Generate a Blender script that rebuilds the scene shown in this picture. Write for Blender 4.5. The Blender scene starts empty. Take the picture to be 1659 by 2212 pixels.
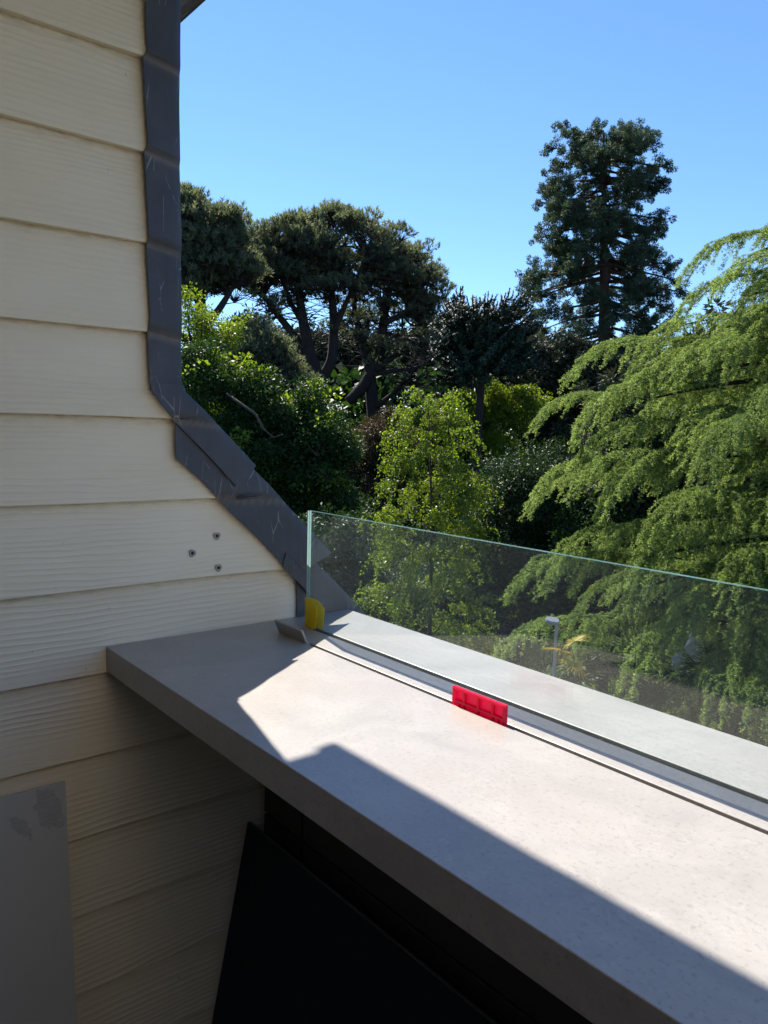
import bpy, math, random
import numpy as np
from mathutils import Matrix, Vector

random.seed(4)
RNG = np.random.default_rng(11)
SC = bpy.context.scene
COL = SC.collection
R = math.radians

# ------------------------------------------------------------------ camera
CAM = np.array([1.3575, 0.0, 1.45])
FX = 1661.0                       # focal length in units of a 1659 x 2212 picture
RX = np.array([[0.63303576, 0.09857081, -0.76782128],
               [0.77365352, -0.04603495, 0.63193435],
               [0.02694366, -0.99406468, -0.10540142]])   # columns: right, down, forward
cd = bpy.data.cameras.new('camera')
cam = bpy.data.objects.new('camera', cd)
COL.objects.link(cam)
cd.sensor_fit = 'VERTICAL'
cd.sensor_height = 36.0
cd.lens = 36.0 * FX / 2212.0
cd.clip_start = 0.02
cd.clip_end = 1500
M = Matrix.Identity(4)
for i in range(3):
    M[i][0] = RX[i, 0]
    M[i][1] = -RX[i, 1]
    M[i][2] = -RX[i, 2]
    M[i][3] = CAM[i]
cam.matrix_world = M
SC.camera = cam

# ------------------------------------------------------------------ light
SUN = np.array([-0.906, 0.209, 1.156])
SUN /= np.linalg.norm(SUN)
EL = math.asin(SUN[2])
AZ = math.atan2(SUN[0], SUN[1])          # clockwise from +Y
world = bpy.data.worlds.new('World')
SC.world = world
world.use_nodes = True
wn = world.node_tree
for n in list(wn.nodes):
    wn.nodes.remove(n)
sky = wn.nodes.new('ShaderNodeTexSky')
sky.sky_type = 'NISHITA'
sky.sun_disc = False
sky.sun_elevation = EL
sky.sun_rotation = AZ
sky.altitude = 30
sky.air_density = 1.0
sky.dust_density = 0.0
sky.ozone_density = 10.0
bg = wn.nodes.new('ShaderNodeBackground')
bg.inputs[1].default_value = 0.058
wo = wn.nodes.new('ShaderNodeOutputWorld')
wn.links.new(sky.outputs[0], bg.inputs[0])
wn.links.new(bg.outputs[0], wo.inputs[0])

sl = bpy.data.lights.new('sun', 'SUN')
sl.energy = 2.85
sl.angle = R(0.53)
sl.color = (1.0, 0.94, 0.86)
so = bpy.data.objects.new('sun', sl)
COL.objects.link(so)
so.rotation_euler = Vector(SUN).to_track_quat('Z', 'Y').to_euler()
so.location = (-6, 2, 12)

SC.view_settings.view_transform = 'Standard'
SC.view_settings.look = 'None'
SC.view_settings.exposure = 1.88
SC.view_settings.gamma = 1.0
SC.view_settings.use_curve_mapping = False
SC.render.engine = 'CYCLES'
SC.cycles.use_denoising = True
SC.cycles.max_bounces = 14
SC.cycles.diffuse_bounces = 8
SC.cycles.transparent_max_bounces = 16
SC.cycles.sample_clamp_indirect = 6.0

GROUND = -5.6


# ------------------------------------------------------------------ helpers
def at(u, v, D):
    """World point seen at picture position (u, v), D metres away on plan."""
    d = RX @ np.array([u - 829.5, v - 1106.0, FX])
    d = d / math.hypot(d[0], d[1]) * D
    return d + CAM


def link(o, parent=None):
    COL.objects.link(o)
    if parent is not None:
        o.parent = parent
    return o


def mesh(name, v, f, mats, mi=None, tint=None, smooth=False):
    """v (N,3), f list of faces or an (M,k) array."""
    me = bpy.data.meshes.new(name)
    v = np.asarray(v, dtype=np.float32)
    if isinstance(f, np.ndarray):
        k = f.shape[1]
        m = f.shape[0]
        me.vertices.add(len(v))
        me.vertices.foreach_set('co', v.ravel())
        me.loops.add(m * k)
        me.loops.foreach_set('vertex_index', f.astype(np.int32).ravel())
        me.polygons.add(m)
        me.polygons.foreach_set('loop_start', np.arange(0, m * k, k, dtype=np.int32))
        me.polygons.foreach_set('loop_total', np.full(m, k, dtype=np.int32))
    else:
        me.from_pydata([tuple(map(float, p)) for p in v], [], [tuple(map(int, q)) for q in f])
    if not isinstance(mats, (list, tuple)):
        mats = [mats]
    for m_ in mats:
        me.materials.append(m_)
    if mi is not None:
        me.polygons.foreach_set('material_index', np.asarray(mi, dtype=np.int32))
    if smooth:
        me.polygons.foreach_set('use_smooth', np.ones(len(me.polygons), dtype=bool))
    if tint is not None:
        a = me.attributes.new('tint', 'FLOAT', 'POINT')
        a.data.foreach_set('value', np.asarray(tint, dtype=np.float32))
    me.update()
    me.validate()
    return me


def obj(name, me, parent=None, loc=(0, 0, 0), rot=(0, 0, 0)):
    o = bpy.data.objects.new(name, me)
    o.location = loc
    o.rotation_euler = rot
    return link(o, parent)


def empty(name, loc=(0, 0, 0), rot=(0, 0, 0)):
    return obj(name, None, None, loc, rot)


def tag(o, label=None, cat=None, group=None, kind=None):
    if label: o['label'] = label
    if cat: o['category'] = cat
    if group: o['group'] = group
    if kind: o['kind'] = kind
    return o


class MB:
    """Small mesh collector."""
    def __init__(s):
        s.v = []; s.f = []; s.m = []

    def add(s, v, f, mi=0):
        o = len(s.v)
        s.v += [tuple(p) for p in v]
        s.f += [tuple(i + o for i in q) for q in f]
        s.m += [mi] * len(f)

    def box(s, lo, hi, mi=0):
        x0, y0, z0 = lo; x1, y1, z1 = hi
        v = [(x0, y0, z0), (x1, y0, z0), (x1, y1, z0), (x0, y1, z0), (x0, y0, z1), (x1, y0, z1), (x1, y1, z1), (x0, y1, z1)]
        s.add(v, [(0, 3, 2, 1), (4, 5, 6, 7), (0, 1, 5, 4), (1, 2, 6, 5), (2, 3, 7, 6), (3, 0, 4, 7)], mi)

    def build(s, name, mats, parent=None, bevel=0.0, seg=2, smooth=False, loc=(0, 0, 0), rot=(0, 0, 0)):
        me = mesh(name, s.v, s.f, mats, s.m, smooth=smooth)
        o = obj(name, me, parent, loc, rot)
        if bevel:
            b = o.modifiers.new('bevel', 'BEVEL')
            b.width = bevel; b.segments = seg; b.limit_method = 'ANGLE'; b.angle_limit = R(40)
        return o


def tube(pts, rad, sides=6, cap=True):
    pts = np.asarray(pts, float)
    n = len(pts)
    rad = np.broadcast_to(np.asarray(rad, float), (n,))
    t = np.gradient(pts, axis=0)
    t /= np.linalg.norm(t, axis=1)[:, None] + 1e-9
    ref = np.array([0, 0, 1.0]) if abs(t[0, 2]) < 0.9 else np.array([1.0, 0, 0])
    vs = []
    for i in range(n):
        a = np.cross(t[i], ref); a /= np.linalg.norm(a) + 1e-9
        b = np.cross(t[i], a)
        ref = np.cross(a, t[i])
        th = np.arange(sides) * 2 * math.pi / sides
        vs.append(pts[i] + rad[i] * (np.cos(th)[:, None] * a + np.sin(th)[:, None] * b))
    v = np.concatenate(vs)
    f = []
    for i in range(n - 1):
        for j in range(sides):
            k = (j + 1) % sides
            f.append((i * sides + j, i * sides + k, (i + 1) * sides + k, (i + 1) * sides + j))
    if cap:
        f.append(tuple(range(sides))[::-1])
        f.append(tuple((n - 1) * sides + j for j in range(sides)))
    return v, f


def bez(a, b, c, n=7):
    t = np.linspace(0, 1, n)[:, None]
    a, b, c = map(lambda q: np.asarray(q, float), (a, b, c))
    return (1 - t) ** 2 * a + 2 * t * (1 - t) * b + t * t * c


# ------------------------------------------------------------------ materials
def new_mat(name):
    m = bpy.data.materials.new(name)
    m.use_nodes = True
    nt = m.node_tree
    for n in list(nt.nodes):
        nt.nodes.remove(n)
    out = nt.nodes.new('ShaderNodeOutputMaterial')
    return m, nt, out


def N(nt, typ, **kw):
    n = nt.nodes.new(typ)
    for k, v in kw.items():
        if k in ('inp',):
            for a, b in v.items():
                n.inputs[a].default_value = b
        else:
            setattr(n, k, v)
    return n


def ramp(nt, src, stops):
    r = nt.nodes.new('ShaderNodeValToRGB')
    e = r.color_ramp.elements
    while len(e) < len(stops):
        e.new(0.5)
    for q, (p, c) in zip(e, stops):
        q.position = p
        q.color = tuple(c) + (1,) if len(c) == 3 else c
    nt.links.new(src, r.inputs[0])
    return r


def mapped(nt, scale=(1, 1, 1), kind='Object'):
    tc = nt.nodes.new('ShaderNodeTexCoord')
    mp = nt.nodes.new('ShaderNodeMapping')
    mp.inputs['Scale'].default_value = scale
    nt.links.new(tc.outputs[kind], mp.inputs[0])
    return mp.outputs[0]


def noise(nt, vec, scale, detail=4, rough=0.55, dist=0.0):
    n = N(nt, 'ShaderNodeTexNoise', inp={'Scale': scale, 'Detail': detail, 'Roughness': rough, 'Distortion': dist})
    nt.links.new(vec, n.inputs['Vector'])
    return n.outputs['Fac']


def mixc(nt, fac, a, b, mode='MIX'):
    m = nt.nodes.new('ShaderNodeMix')
    m.data_type = 'RGBA'
    m.blend_type = mode
    for sock, val in ((m.inputs[0], fac), (m.inputs[6], a), (m.inputs[7], b)):
        if isinstance(val, bpy.types.NodeSocket):
            nt.links.new(val, sock)
        elif isinstance(val, (int, float)):
            sock.default_value = val
        else:
            sock.default_value = tuple(val) + (1,)
    return m.outputs[2]


def math_(nt, op, a, b=0.0, clamp=False):
    m = nt.nodes.new('ShaderNodeMath')
    m.operation = op
    m.use_clamp = clamp
    for s, v in zip(m.inputs, (a, b)):
        if isinstance(v, bpy.types.NodeSocket):
            nt.links.new(v, s)
        else:
            s.default_value = v
    return m.outputs[0]


def bump(nt, h, strength, dist, prev=None):
    b = N(nt, 'ShaderNodeBump', inp={'Strength': strength, 'Distance': dist})
    nt.links.new(h, b.inputs['Height'])
    if prev is not None:
        nt.links.new(prev, b.inputs['Normal'])
    return b.outputs[0]


def pbr(nt, out, color, rough=0.6, normal=None, metal=0.0, spec=0.5):
    p = nt.nodes.new('ShaderNodeBsdfPrincipled')
    for key, val in (('Base Color', color), ('Roughness', rough), ('Metallic', metal), ('Specular IOR Level', spec)):
        s = p.inputs[key]
        if isinstance(val, bpy.types.NodeSocket):
            nt.links.new(val, s)
        elif isinstance(val, (int, float)):
            s.default_value = val
        else:
            s.default_value = tuple(val) + (1,)
    if normal is not None:
        nt.links.new(normal, p.inputs['Normal'])
    if out is not None:
        nt.links.new(p.outputs[0], out.inputs[0])
    return p


def mat_simple(name, c, rough=0.6, var=0.15, scale=8, bs=0.0, bd=0.002, metal=0.0, spec=0.5):
    m, nt, out = new_mat(name)
    v = mapped(nt)
    n = noise(nt, v, scale, 5)
    lo = [x * (1 - var) for x in c]; hi = [min(1, x * (1 + var)) for x in c]
    col = ramp(nt, n, [(0.3, lo), (0.7, hi)]).outputs[0]
    nr = bump(nt, noise(nt, v, scale * 6, 4), bs, bd) if bs else None
    pbr(nt, out, col, rough, nr, metal, spec)
    return m


def mat_board():
    m, nt, out = new_mat('cream_painted_board')
    oi = nt.nodes.new('ShaderNodeObjectInfo')
    tc = nt.nodes.new('ShaderNodeTexCoord')
    sep = nt.nodes.new('ShaderNodeVectorMath'); sep.operation = 'ADD'
    sc = nt.nodes.new('ShaderNodeVectorMath'); sc.operation = 'SCALE'
    cv = nt.nodes.new('ShaderNodeCombineXYZ')
    nt.links.new(oi.outputs['Random'], cv.inputs[1]); nt.links.new(oi.outputs['Random'], cv.inputs[2])
    nt.links.new(cv.outputs[0], sc.inputs[0]); sc.inputs['Scale'].default_value = 13.7
    nt.links.new(tc.outputs['Object'], sep.inputs[0]); nt.links.new(sc.outputs[0], sep.inputs[1])
    base = sep.outputs[0]

    def mp(s):
        q = nt.nodes.new('ShaderNodeMapping'); q.inputs['Scale'].default_value = s
        nt.links.new(base, q.inputs[0]); return q.outputs[0]
    # embossed wood grain: long streaks along y, bent here and there
    warp = noise(nt, mp((1, 2.4, 9)), 1.0, 3)
    cz = nt.nodes.new('ShaderNodeSeparateXYZ'); nt.links.new(base, cz.inputs[0])
    zz = math_(nt, 'ADD', math_(nt, 'MULTIPLY', cz.outputs[2], 190.0), math_(nt, 'MULTIPLY', warp, 8.0))
    wav = math_(nt, 'SINE', math_(nt, 'MULTIPLY', zz, 3.1))
    wav = math_(nt, 'POWER', math_(nt, 'ADD', math_(nt, 'MULTIPLY', wav, 0.5), 0.5), 2.2)
    msk = ramp(nt, noise(nt, mp((1, 1.6, 11)), 1.3, 3), [(0.38, (0.12, 0.12, 0.12)), (0.66, (1, 1, 1))]).outputs[0]
    gr = math_(nt, 'MULTIPLY', wav, msk)
    fine = noise(nt, mp((1, 14, 420)), 1.0, 3)
    knots = noise(nt, mp((1, 10, 34)), 1.0, 4, 0.7, 1.5)
    h = math_(nt, 'ADD', gr, math_(nt, 'ADD', math_(nt, 'MULTIPLY', fine, 0.35), math_(nt, 'MULTIPLY', knots, 0.55)))
    nr = bump(nt, h, 0.5, 0.0022)
    nr = bump(nt, noise(nt, mp((60, 60, 60)), 4.0, 3), 0.10, 0.0006, nr)
    c = ramp(nt, noise(nt, mp((1, 1.2, 2.5)), 3, 4), [(0.3, (0.80, 0.71, 0.54)), (0.7, (0.85, 0.765, 0.60))]).outputs[0]
    # brown dust lodged in the grain and laps; lap band widened as painted shade
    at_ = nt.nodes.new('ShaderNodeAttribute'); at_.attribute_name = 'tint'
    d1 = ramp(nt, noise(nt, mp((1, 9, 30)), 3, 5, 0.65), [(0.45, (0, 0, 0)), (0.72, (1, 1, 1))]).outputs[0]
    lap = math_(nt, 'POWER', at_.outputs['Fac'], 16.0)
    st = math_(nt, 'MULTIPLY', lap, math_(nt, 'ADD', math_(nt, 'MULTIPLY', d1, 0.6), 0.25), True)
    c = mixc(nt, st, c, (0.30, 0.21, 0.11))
    spots = ramp(nt, noise(nt, mp((1, 46, 46)), 1.0, 2), [(0.745, (0, 0, 0)), (0.76, (1, 1, 1))]).outputs[0]
    c = mixc(nt, math_(nt, 'MULTIPLY', spots, 0.35), c, (0.20, 0.16, 0.10))
    pbr(nt, out, c, 0.48, nr, 0, 0.4)
    return m


def mat_lead():
    m, nt, out = new_mat('weathered_lead')
    v = mapped(nt)
    n1 = noise(nt, v, 5, 5, 0.6)
    n2 = noise(nt, mapped(nt, (1, 40, 3)), 2.0, 4)
    c = ramp(nt, n1, [(0.25, (0.045, 0.047, 0.058)), (0.55, (0.066, 0.066, 0.076)), (0.8, (0.10, 0.095, 0.095))]).outputs[0]
    sc1 = ramp(nt, noise(nt, mapped(nt, (1, 60, 5)), 3, 3), [(0.70, (0, 0, 0)), (0.80, (1, 1, 1))]).outputs[0]
    sc2 = ramp(nt, noise(nt, mapped(nt, (4, 9, 30)), 4, 4, 0.7), [(0.64, (0, 0, 0)), (0.80, (1, 1, 1))]).outputs[0]
    c = mixc(nt, math_(nt, 'MULTIPLY', sc1, 0.42), c, (0.26, 0.25, 0.25))
    c = mixc(nt, math_(nt, 'MULTIPLY', sc2, 0.7), c, (0.22, 0.18, 0.15))
    r = ramp(nt, n2, [(0.3, (0.42,) * 3), (0.7, (0.62,) * 3)]).outputs[0]
    ta = nt.nodes.new('ShaderNodeAttribute'); ta.attribute_name = 'tint'
    du = math_(nt, 'MULTIPLY', ta.outputs['Fac'], math_(nt, 'ADD', 0.25, noise(nt, mapped(nt, (1, 30, 30)), 3, 4)), True)
    c = mixc(nt, math_(nt, 'MULTIPLY', du, 0.75), c, (0.23, 0.185, 0.15))
    # fine scratches, thin and bright
    s1 = N(nt, 'ShaderNodeTexVoronoi', inp={'Scale': 1.0}); s1.feature = 'DISTANCE_TO_EDGE'
    nt.links.new(mapped(nt, (1, 34, 9)), s1.inputs['Vector'])
    ed = ramp(nt, s1.outputs['Distance'], [(0.0, (1, 1, 1)), (0.02, (0, 0, 0))]).outputs[0]
    em = ramp(nt, noise(nt, v, 16, 3), [(0.52, (0, 0, 0)), (0.62, (1, 1, 1))]).outputs[0]
    c = mixc(nt, math_(nt, 'MULTIPLY', math_(nt, 'MULTIPLY', ed, em), 0.75), c, (0.34, 0.33, 0.33))
    nr = bump(nt, noise(nt, v, 26, 4), 0.35, 0.003)
    nr = bump(nt, sc1, 0.15, 0.0008, nr)
    pbr(nt, out, c, r, nr, 0.15, 0.5)
    return m


def mat_stone():
    m, nt, out = new_mat('pale_porcelain_slab')
    v = mapped(nt)
    vd = noise(nt, v, 3.5, 5, 0.6, 0.4)
    clouds = noise(nt, v, 7, 6, 0.62, 1.2)
    c = ramp(nt, clouds, [(0.33, (0.305, 0.285, 0.257)), (0.5, (0.34, 0.317, 0.286)), (0.67, (0.377, 0.349, 0.315))]).outputs[0]
    pink = ramp(nt, vd, [(0.50, (0, 0, 0)), (0.72, (1, 1, 1))]).outputs[0]
    c = mixc(nt, math_(nt, 'MULTIPLY', pink, 0.4), c, (0.34, 0.288, 0.262))
    # short scattered veins
    vn = noise(nt, mapped(nt, (9, 16, 9)), 2.2, 6, 0.7, 2.0)
    ve = ramp(nt, math_(nt, 'ABSOLUTE', math_(nt, 'SUBTRACT', vn, 0.5)), [(0.0, (1, 1, 1)), (0.018, (0, 0, 0))]).outputs[0]
    vm = ramp(nt, noise(nt, v, 11, 3), [(0.45, (0, 0, 0)), (0.62, (1, 1, 1))]).outputs[0]
    c = mixc(nt, math_(nt, 'MULTIPLY', math_(nt, 'MULTIPLY', ve, vm), 0.6), c, (0.46, 0.44, 0.41))
    sp = ramp(nt, noise(nt, v, 170, 3, 0.6), [(0.34, (1, 1, 1)), (0.44, (0, 0, 0))]).outputs[0]
    c = mixc(nt, math_(nt, 'MULTIPLY', sp, 0.42), c, (0.20, 0.185, 0.17))
    lt = ramp(nt, noise(nt, v, 60, 4, 0.7), [(0.60, (0, 0, 0)), (0.75, (1, 1, 1))]).outputs[0]
    c = mixc(nt, math_(nt, 'MULTIPLY', lt, 0.5), c, (0.45, 0.425, 0.40))
    nr = bump(nt, noise(nt, v, 240, 3), 0.10, 0.0004)
    pbr(nt, out, c, 0.34, nr, 0, 0.6)
    return m


def mat_glass():
    m, nt, out = new_mat('clear_glass_face')
    tr = N(nt, 'ShaderNodeBsdfTransparent', inp={'Color': (0.962, 0.985, 0.980, 1)})
    gl = N(nt, 'ShaderNodeBsdfGlossy', inp={'Color': (1, 1, 1, 1), 'Roughness': 0.012})
    ge = nt.nodes.new('ShaderNodeNewGeometry')
    dp = nt.nodes.new('ShaderNodeVectorMath'); dp.operation = 'DOT_PRODUCT'
    nt.links.new(ge.outputs['Normal'], dp.inputs[0]); nt.links.new(ge.outputs['Incoming'], dp.inputs[1])
    om = math_(nt, 'SUBTRACT', 1.0, math_(nt, 'ABSOLUTE', dp.outputs['Value']), True)
    fr = math_(nt, 'ADD', 0.052, math_(nt, 'MULTIPLY', math_(nt, 'POWER', om, 5.0), 0.93))
    mx = nt.nodes.new('ShaderNodeMixShader')
    nt.links.new(fr, mx.inputs[0]); nt.links.new(tr.outputs[0], mx.inputs[1]); nt.links.new(gl.outputs[0], mx.inputs[2])
    # thin film of dust
    df = N(nt, 'ShaderNodeBsdfDiffuse', inp={'Color': (0.75, 0.80, 0.84, 1)})
    tl = N(nt, 'ShaderNodeBsdfTranslucent', inp={'Color': (0.75, 0.80, 0.84, 1)})
    dm = N(nt, 'ShaderNodeMixShader', inp={0: 0.5})
    nt.links.new(df.outputs[0], dm.inputs[1]); nt.links.new(tl.outputs[0], dm.inputs[2])
    v = mapped(nt, (1, 1, 1))
    d = ramp(nt, noise(nt, v, 6, 5, 0.6), [(0.3, (0.007,) * 3), (0.75, (0.022,) * 3)]).outputs[0]
    m2 = nt.nodes.new('ShaderNodeMixShader')
    nt.links.new(d, m2.inputs[0]); nt.links.new(mx.outputs[0], m2.inputs[1]); nt.links.new(dm.outputs[0], m2.inputs[2])
    nt.links.new(m2.outputs[0], out.inputs[0])
    return m


def mat_clear():
    m, nt, out = new_mat('bonded_glass_face')
    tr = N(nt, 'ShaderNodeBsdfTransparent', inp={'Color': (0.985, 0.995, 0.992, 1)})
    nt.links.new(tr.outputs[0], out.inputs[0])
    return m


def mat_glass_edge():
    m, nt, out = new_mat('polished_glass_edge')
    p = pbr(nt, None, (0.16, 0.34, 0.32), 0.10, None, 0, 0.9)
    p.inputs['Transmission Weight'].default_value = 0.35
    tl = N(nt, 'ShaderNodeBsdfTranslucent', inp={'Color': (0.55, 0.85, 0.82, 1)})
    mx = N(nt, 'ShaderNodeMixShader', inp={0: 0.3})
    nt.links.new(p.outputs[0], mx.inputs[1]); nt.links.new(tl.outputs[0], mx.inputs[2])
    nt.links.new(mx.outputs[0], out.inputs[0])
    return m


def mat_plastic(name, c, tc, w, rough=0.35):
    m, nt, out = new_mat(name)
    p = pbr(nt, None, c, rough, None, 0, 0.5)
    tl = N(nt, 'ShaderNodeBsdfTranslucent', inp={'Color': tuple(tc) + (1,)})
    mx = N(nt, 'ShaderNodeMixShader', inp={0: w})
    nt.links.new(p.outputs[0], mx.inputs[1]); nt.links.new(tl.outputs[0], mx.inputs[2])
    nt.links.new(mx.outputs[0], out.inputs[0])
    return m


def mat_leaf(name, c0, c1, trans=0.35, tcol=None, rough=0.5, spec=0.4, tw=0.5):
    """Leaf colours between c0 and c1 by leaf (tint) and by cluster (object random)."""
    m, nt, out = new_mat(name)
    a = nt.nodes.new('ShaderNodeAttribute'); a.attribute_name = 'tint'
    oi = nt.nodes.new('ShaderNodeObjectInfo')
    f = math_(nt, 'ADD', math_(nt, 'MULTIPLY', a.outputs['Fac'], 1 - tw), math_(nt, 'MULTIPLY', oi.outputs['Random'], tw), True)
    c = mixc(nt, f, c0, c1)
    p = pbr(nt, None, c, rough, None, 0, spec)
    tl = nt.nodes.new('ShaderNodeBsdfTranslucent')
    if tcol is None:
        tcol = (1.25, 1.35, 0.55)
    nt.links.new(mixc(nt, 1.0, c, tcol, 'MULTIPLY'), tl.inputs['Color'])
    mx = N(nt, 'ShaderNodeMixShader', inp={0: trans})
    nt.links.new(p.outputs[0], mx.inputs[1]); nt.links.new(tl.outputs[0], mx.inputs[2])
    nt.links.new(mx.outputs[0], out.inputs[0])
    return m


def mat_bark(name, c, var=0.4):
    m, nt, out = new_mat(name)
    v = mapped(nt, (6, 6, 1.4))
    n = noise(nt, v, 3, 6, 0.65)
    col = ramp(nt, n, [(0.3, [x * (1 - var) for x in c]), (0.7, [x * (1 + var) for x in c])]).outputs[0]
    pbr(nt, out, col, 0.9, bump(nt, n, 0.7, 0.03), 0, 0.2)
    return m


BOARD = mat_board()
LEAD = mat_lead()
STONE = mat_stone()
GLASS = mat_glass()
CLEAR = mat_clear()
GEDGE = mat_glass_edge()
RED = mat_plastic('red_translucent_plastic', (0.95, 0.022, 0.11), (1.0, 0.075, 0.27), 0.62)
YEL = mat_plastic('yellow_film', (0.80, 0.66, 0.02), (0.95, 0.80, 0.03), 0.45, 0.45)
RUBBER = mat_simple('grey_rubber', (0.2, 0.195, 0.19), 0.6)
SLOTDARK = mat_simple('brown_channel', (0.16, 0.145, 0.135), 0.6)
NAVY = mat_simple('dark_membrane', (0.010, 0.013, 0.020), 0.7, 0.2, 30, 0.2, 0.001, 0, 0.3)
NAVYEDGE = mat_simple('dark_sheet_edge', (0.12, 0.11, 0.10), 0.8)
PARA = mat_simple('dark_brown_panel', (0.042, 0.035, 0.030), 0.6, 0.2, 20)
WHITEW = mat_simple('pale_render', (0.78, 0.74, 0.66), 0.9, 0.1, 4)
FLOORM = mat_simple('grey_deck', (0.05, 0.05, 0.05), 0.8, 0.15, 6)
SOFFIT = mat_simple('pale_soffit', (0.74, 0.71, 0.67), 0.8, 0.15, 12, 0.3, 0.002)
ROOFM = mat_simple('slate_roof', (0.06, 0.06, 0.065), 0.8, 0.3, 9)
PLUG = mat_simple('grey_plug', (0.34, 0.31, 0.28), 0.7)
HOLE = mat_simple('dark_hole', (0.01, 0.01, 0.01), 0.9)
BARK = mat_bark('grey_brown_bark', (0.075, 0.058, 0.046))
BARKR = mat_bark('reddish_bark', (0.085, 0.048, 0.034))
BARKD = mat_bark('dark_bark', (0.038, 0.030, 0.026))
TWIG = mat_bark('dry_twig', (0.12, 0.085, 0.06))
METAL = mat_simple('galvanised_metal', (0.35, 0.36, 0.37), 0.45, 0.1, 10, 0, 0, 0.6)
LAMPW = mat_simple('pale_lamp_head', (0.26, 0.28, 0.30), 0.4, 0.05, 10)


def mat_greypanel():
    m, nt, out = new_mat('grey_sheet_panel')
    v = mapped(nt)
    a = nt.nodes.new('ShaderNodeAttribute'); a.attribute_name = 'tint'
    edge = math_(nt, 'ADD', a.outputs['Fac'], math_(nt, 'MULTIPLY', math_(nt, 'SUBTRACT', noise(nt, v, 60, 5, 0.7), 0.5), 0.9))
    torn = ramp(nt, edge, [(0.50, (0, 0, 0)), (0.54, (1, 1, 1))]).outputs[0]
    c = ramp(nt, noise(nt, v, 3, 4), [(0.3, (0.47, 0.475, 0.475)), (0.7, (0.53, 0.53, 0.52))]).outputs[0]
    rn = noise(nt, mapped(nt, (1, 20, 80)), 3, 5, 0.7)
    c = mixc(nt, torn, c, ramp(nt, rn, [(0.3, (0.35, 0.35, 0.36)), (0.7, (0.48, 0.48, 0.48))]).outputs[0])
    h = math_(nt, 'SUBTRACT', math_(nt, 'MULTIPLY', math_(nt, 'MULTIPLY', rn, torn), 0.5), torn)
    pbr(nt, out, c, math_(nt, 'ADD', math_(nt, 'MULTIPLY', torn, 0.4), 0.42), bump(nt, h, 0.4, 0.0012), 0, 0.4)
    return m


GREYP = mat_greypanel()


def mat_ground():
    m, nt, out = new_mat('garden_ground')
    v = mapped(nt)
    n = noise(nt, v, 0.25, 6, 0.6)
    c = ramp(nt, n, [(0.35, (0.018, 0.015, 0.010)), (0.55, (0.020, 0.028, 0.010)), (0.7, (0.028, 0.045, 0.012))]).outputs[0]
    pbr(nt, out, c, 0.95, bump(nt, noise(nt, v, 9, 5), 0.6, 0.08), 0, 0.2)
    return m


# ------------------------------------------------------------------ ground
g = 600.0
tag(obj('ground', mesh('ground', [(-g, -g, GROUND), (g, -g, GROUND), (g, g, GROUND), (-g, g, GROUND)], [(0, 1, 2, 3)], mat_ground())), kind='structure')

# ------------------------------------------------------------------ terrace shell
# the outline of the cheek wall: outer edge of the lead, as (y, z)
OUT = [(0.619, 2.62), (0.619, 2.194), (0.617, 2.101), (0.616, 2.038), (0.617, 1.936), (0.619, 1.816), (0.620, 1.634), (0.620, 1.512),
       (0.625, 1.507), (0.696, 1.446), (0.773, 1.371), (0.833, 1.316), (0.911, 1.242), (0.966, 1.181), (0.952, 1.164), (0.940, 1.151),
       (1.004, 1.093), (1.064, 1.033)]
OUTZ = np.array([p[1] for p in OUT][::-1]); OUTY = np.array([p[0] for p in OUT][::-1])


def wall_y(z):
    """how far out the boards run at height z (they end below the lead)"""
    if z > 1.50:
        return 0.590
    if z > 1.10:
        return 0.590 + (1.50 - z) * 0.94
    return 0.955


ZB = [2.692, 2.538, 2.385, 2.232, 2.078, 1.922, 1.768, 1.6145, 1.4607, 1.311, 1.1565, 1.001, 0.851, 0.704, 0.5546, 0.40, 0.25, 0.10, -0.05]
wall = empty('cladding_wall', (0, 0.3, 0))
tag(wall, 'cream wood-grain lap-board wall at left, edged by dark lead', 'wall')
# core of the wall behind the boards, following the sloping edge
core_out = [(-1.6, 0.0), (1.0, 0.0), (1.045, 1.033), (0.925, 1.151), (0.60, 1.497), (0.60, 2.75), (-1.6, 2.75)]
mb = MB()
nc = len(core_out)
mb.add([(-0.014, y - 0.3, z) for y, z in core_out] + [(-0.22, y - 0.3, z) for y, z in core_out],
       [tuple(range(nc)), tuple(range(nc, 2 * nc))[::-1]] + [(i, i + nc, (i + 1) % nc + nc, (i + 1) % nc) for i in range(nc)])
mb.build('wall_core', WHITEW, wall)


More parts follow.
